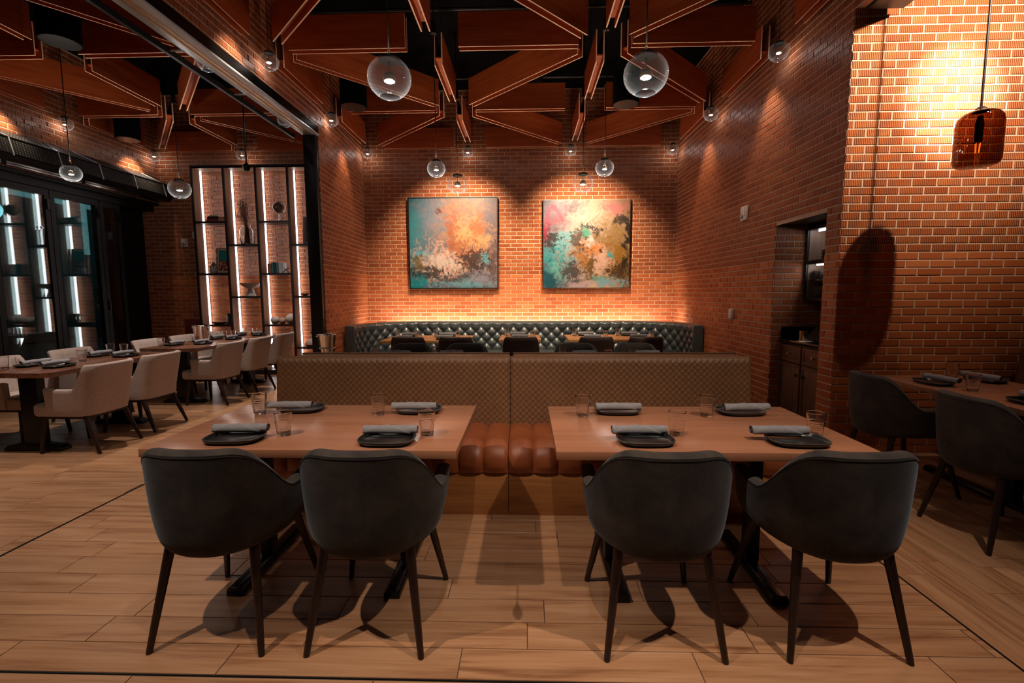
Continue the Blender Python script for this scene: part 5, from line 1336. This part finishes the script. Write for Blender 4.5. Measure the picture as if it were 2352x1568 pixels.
while y < y1 - 0.6:
    m = MB(); m.b2(0.10, 0.125, y, y + 1.0, 3.04, 3.058); m.build('light_rail', M['chrome'], e); y += 1.06

DX = -6.72
m = MB(); m.b2(-7.35, -6.56, 2.6, 8.5, 3.0, 3.05); m.b2(-7.05, DX + 0.06, 2.6, 8.5, 2.90, 3.0); tag(m.build('door_header', M['black_metal'], flip=False), 'black door head above the folding glass doors', kind='structure')
m = MB(); m.b2(-7.05, -6.87, 7.80, 8.49, 0.0, 2.9); m.build('door_jamb', M['black_metal'], flip=False); bpy.data.objects['door_jamb']['kind'] = 'structure'; bpy.data.objects['door_jamb']['label'] = 'black jamb between the last glass door and the brick'
def glass_door(name, ya, yb, label, lock):
    e = empty(name, (DX, (ya + yb) / 2, 0), 0, label); e['kind'] = 'structure'
    w = (yb - ya) / 2
    m = MB(); b = 0.065
    m.b2(-0.035, 0.035, -w, -w + b, 0.01, 2.895); m.b2(-0.035, 0.035, w - b, w, 0.01, 2.895); m.b2(-0.035, 0.035, -w + b, w - b, 0.01, 0.16); m.b2(-0.035, 0.035, -w + b, w - b, 2.81, 2.895)
    m.build('frame', M['black_metal'], e, flip=False)
    for px in (-0.016, 0.016):
        m = MB(); m.b2(px - 0.002, px + 0.002, -w + b, w - b, 0.16, 2.81); m.build('pane', M['pane'], e, flip=False)
    m = MB(); m.b2(0.035, 0.055, w - 0.05, w - 0.015, 2.62, 2.76); m.build('hinge', M['black_gloss'], e)
    if lock:
        m = MB(); m.b2(0.035, 0.06, -w + 0.015, -w + 0.05, 1.18, 1.34); m.build('lock', M['graphite'], e, bevel=0.006)
for k, (a, b) in enumerate(((3.46, 4.25), (4.26, 5.05), (5.06, 5.83), (5.84, 6.625), (6.635, 7.405), (7.415, 7.795))):
    glass_door('door_%d' % (k + 1), a, b, 'black framed glass folding door panel', k == 5)
m = MB(); m.b2(-40, -7.06, -8, 40, -0.2, -0.05); tag(m.build('pavement', plain('night_pavement', (0.06, 0.06, 0.065), 0.8)), 'dark pavement outside the glass doors', kind='structure')
# building across the street
e = empty('street_building', (-15, 16.5, 0), 0, 'dark building with teal lit window trims across the street', 'building')
BD = plain('night_facade', (0.03, 0.075, 0.08), 0.8)
m = MB(); m.b2(-4, 0, -9, 6, 0, 9); m.build('wall', BD, e)
for k in range(4):
    y = -7.0 + k * 3.2
    for z in (2.8, 5.2):
        m = MB(); m.b2(0.0, 0.10, y, y + 2.6, z + 1.55, z + 1.75); m.b2(0.0, 0.10, y, y + 0.12, z, z + 1.55); o = m.build('window_trim', M['teal_glow'], e)
        m = MB(); m.b2(-0.01, 0.03, y + 0.12, y + 2.6, z, z + 1.55); m.build('window', M['pane'], e)
l = bpy.data.lights.new('facade_fill', 'POINT'); l.energy = 70; l.color = (0.4, 0.85, 0.9); l.shadow_soft_size = 0.3  # added teal fill to brighten the facade, not an actual street lamp
o = bpy.data.objects.new('facade_fill', l); COL.objects.link(o); o.location = (-12.6, 15.2, 4.2)
e = empty('street_tree', (-11.0, 12.42, -0.05), 0, 'small tree with lit pale branches outside the last glass door', 'tree')
BARK = plain('lit_bark', (0.85, 0.82, 0.75), 0.8); FOL = plain('night_foliage', (0.30, 0.26, 0.05), 0.8)
m = MB(); m.tube([(0, 0, 0), (0, 0, 0.85)], [0.05, 0.04], 8)
for a, l in ((0.3, 0.45), (2.0, 0.42), (3.6, 0.5), (5.2, 0.4), (1.2, 0.55)):
    m.tube([(0, 0, 0.8), (0.35 * cos(a) * l, 0.6 * sin(a) * l, 0.8 + l * 0.7), (0.7 * cos(a) * l, 0.9 * sin(a) * l, 0.8 + l * 1.5)], [0.03, 0.02, 0.008], 6)
m.build('trunk', BARK, e, smooth=60)
m = MB(); leafball(m, 900, (0, 0, 1.45), 0.62, 9, 0.035, 0.1, -1.2); o = m.build('foliage', FOL, e); o['kind'] = 'stuff'
l = bpy.data.lights.new('tree_uplight', 'SPOT'); l.energy = 60; l.color = (1.0, 0.85, 0.6); l.spot_size = radians(70); l.spot_blend = 0.5
o = bpy.data.objects.new('tree_uplight', l); COL.objects.link(o); o.location = (-10.2, 11.6, 0.05); o.rotation_euler = (Vector((-11.0, 12.42, 1.2)) - Vector((-10.2, 11.6, 0.05))).to_track_quat('-Z', 'Y').to_euler()
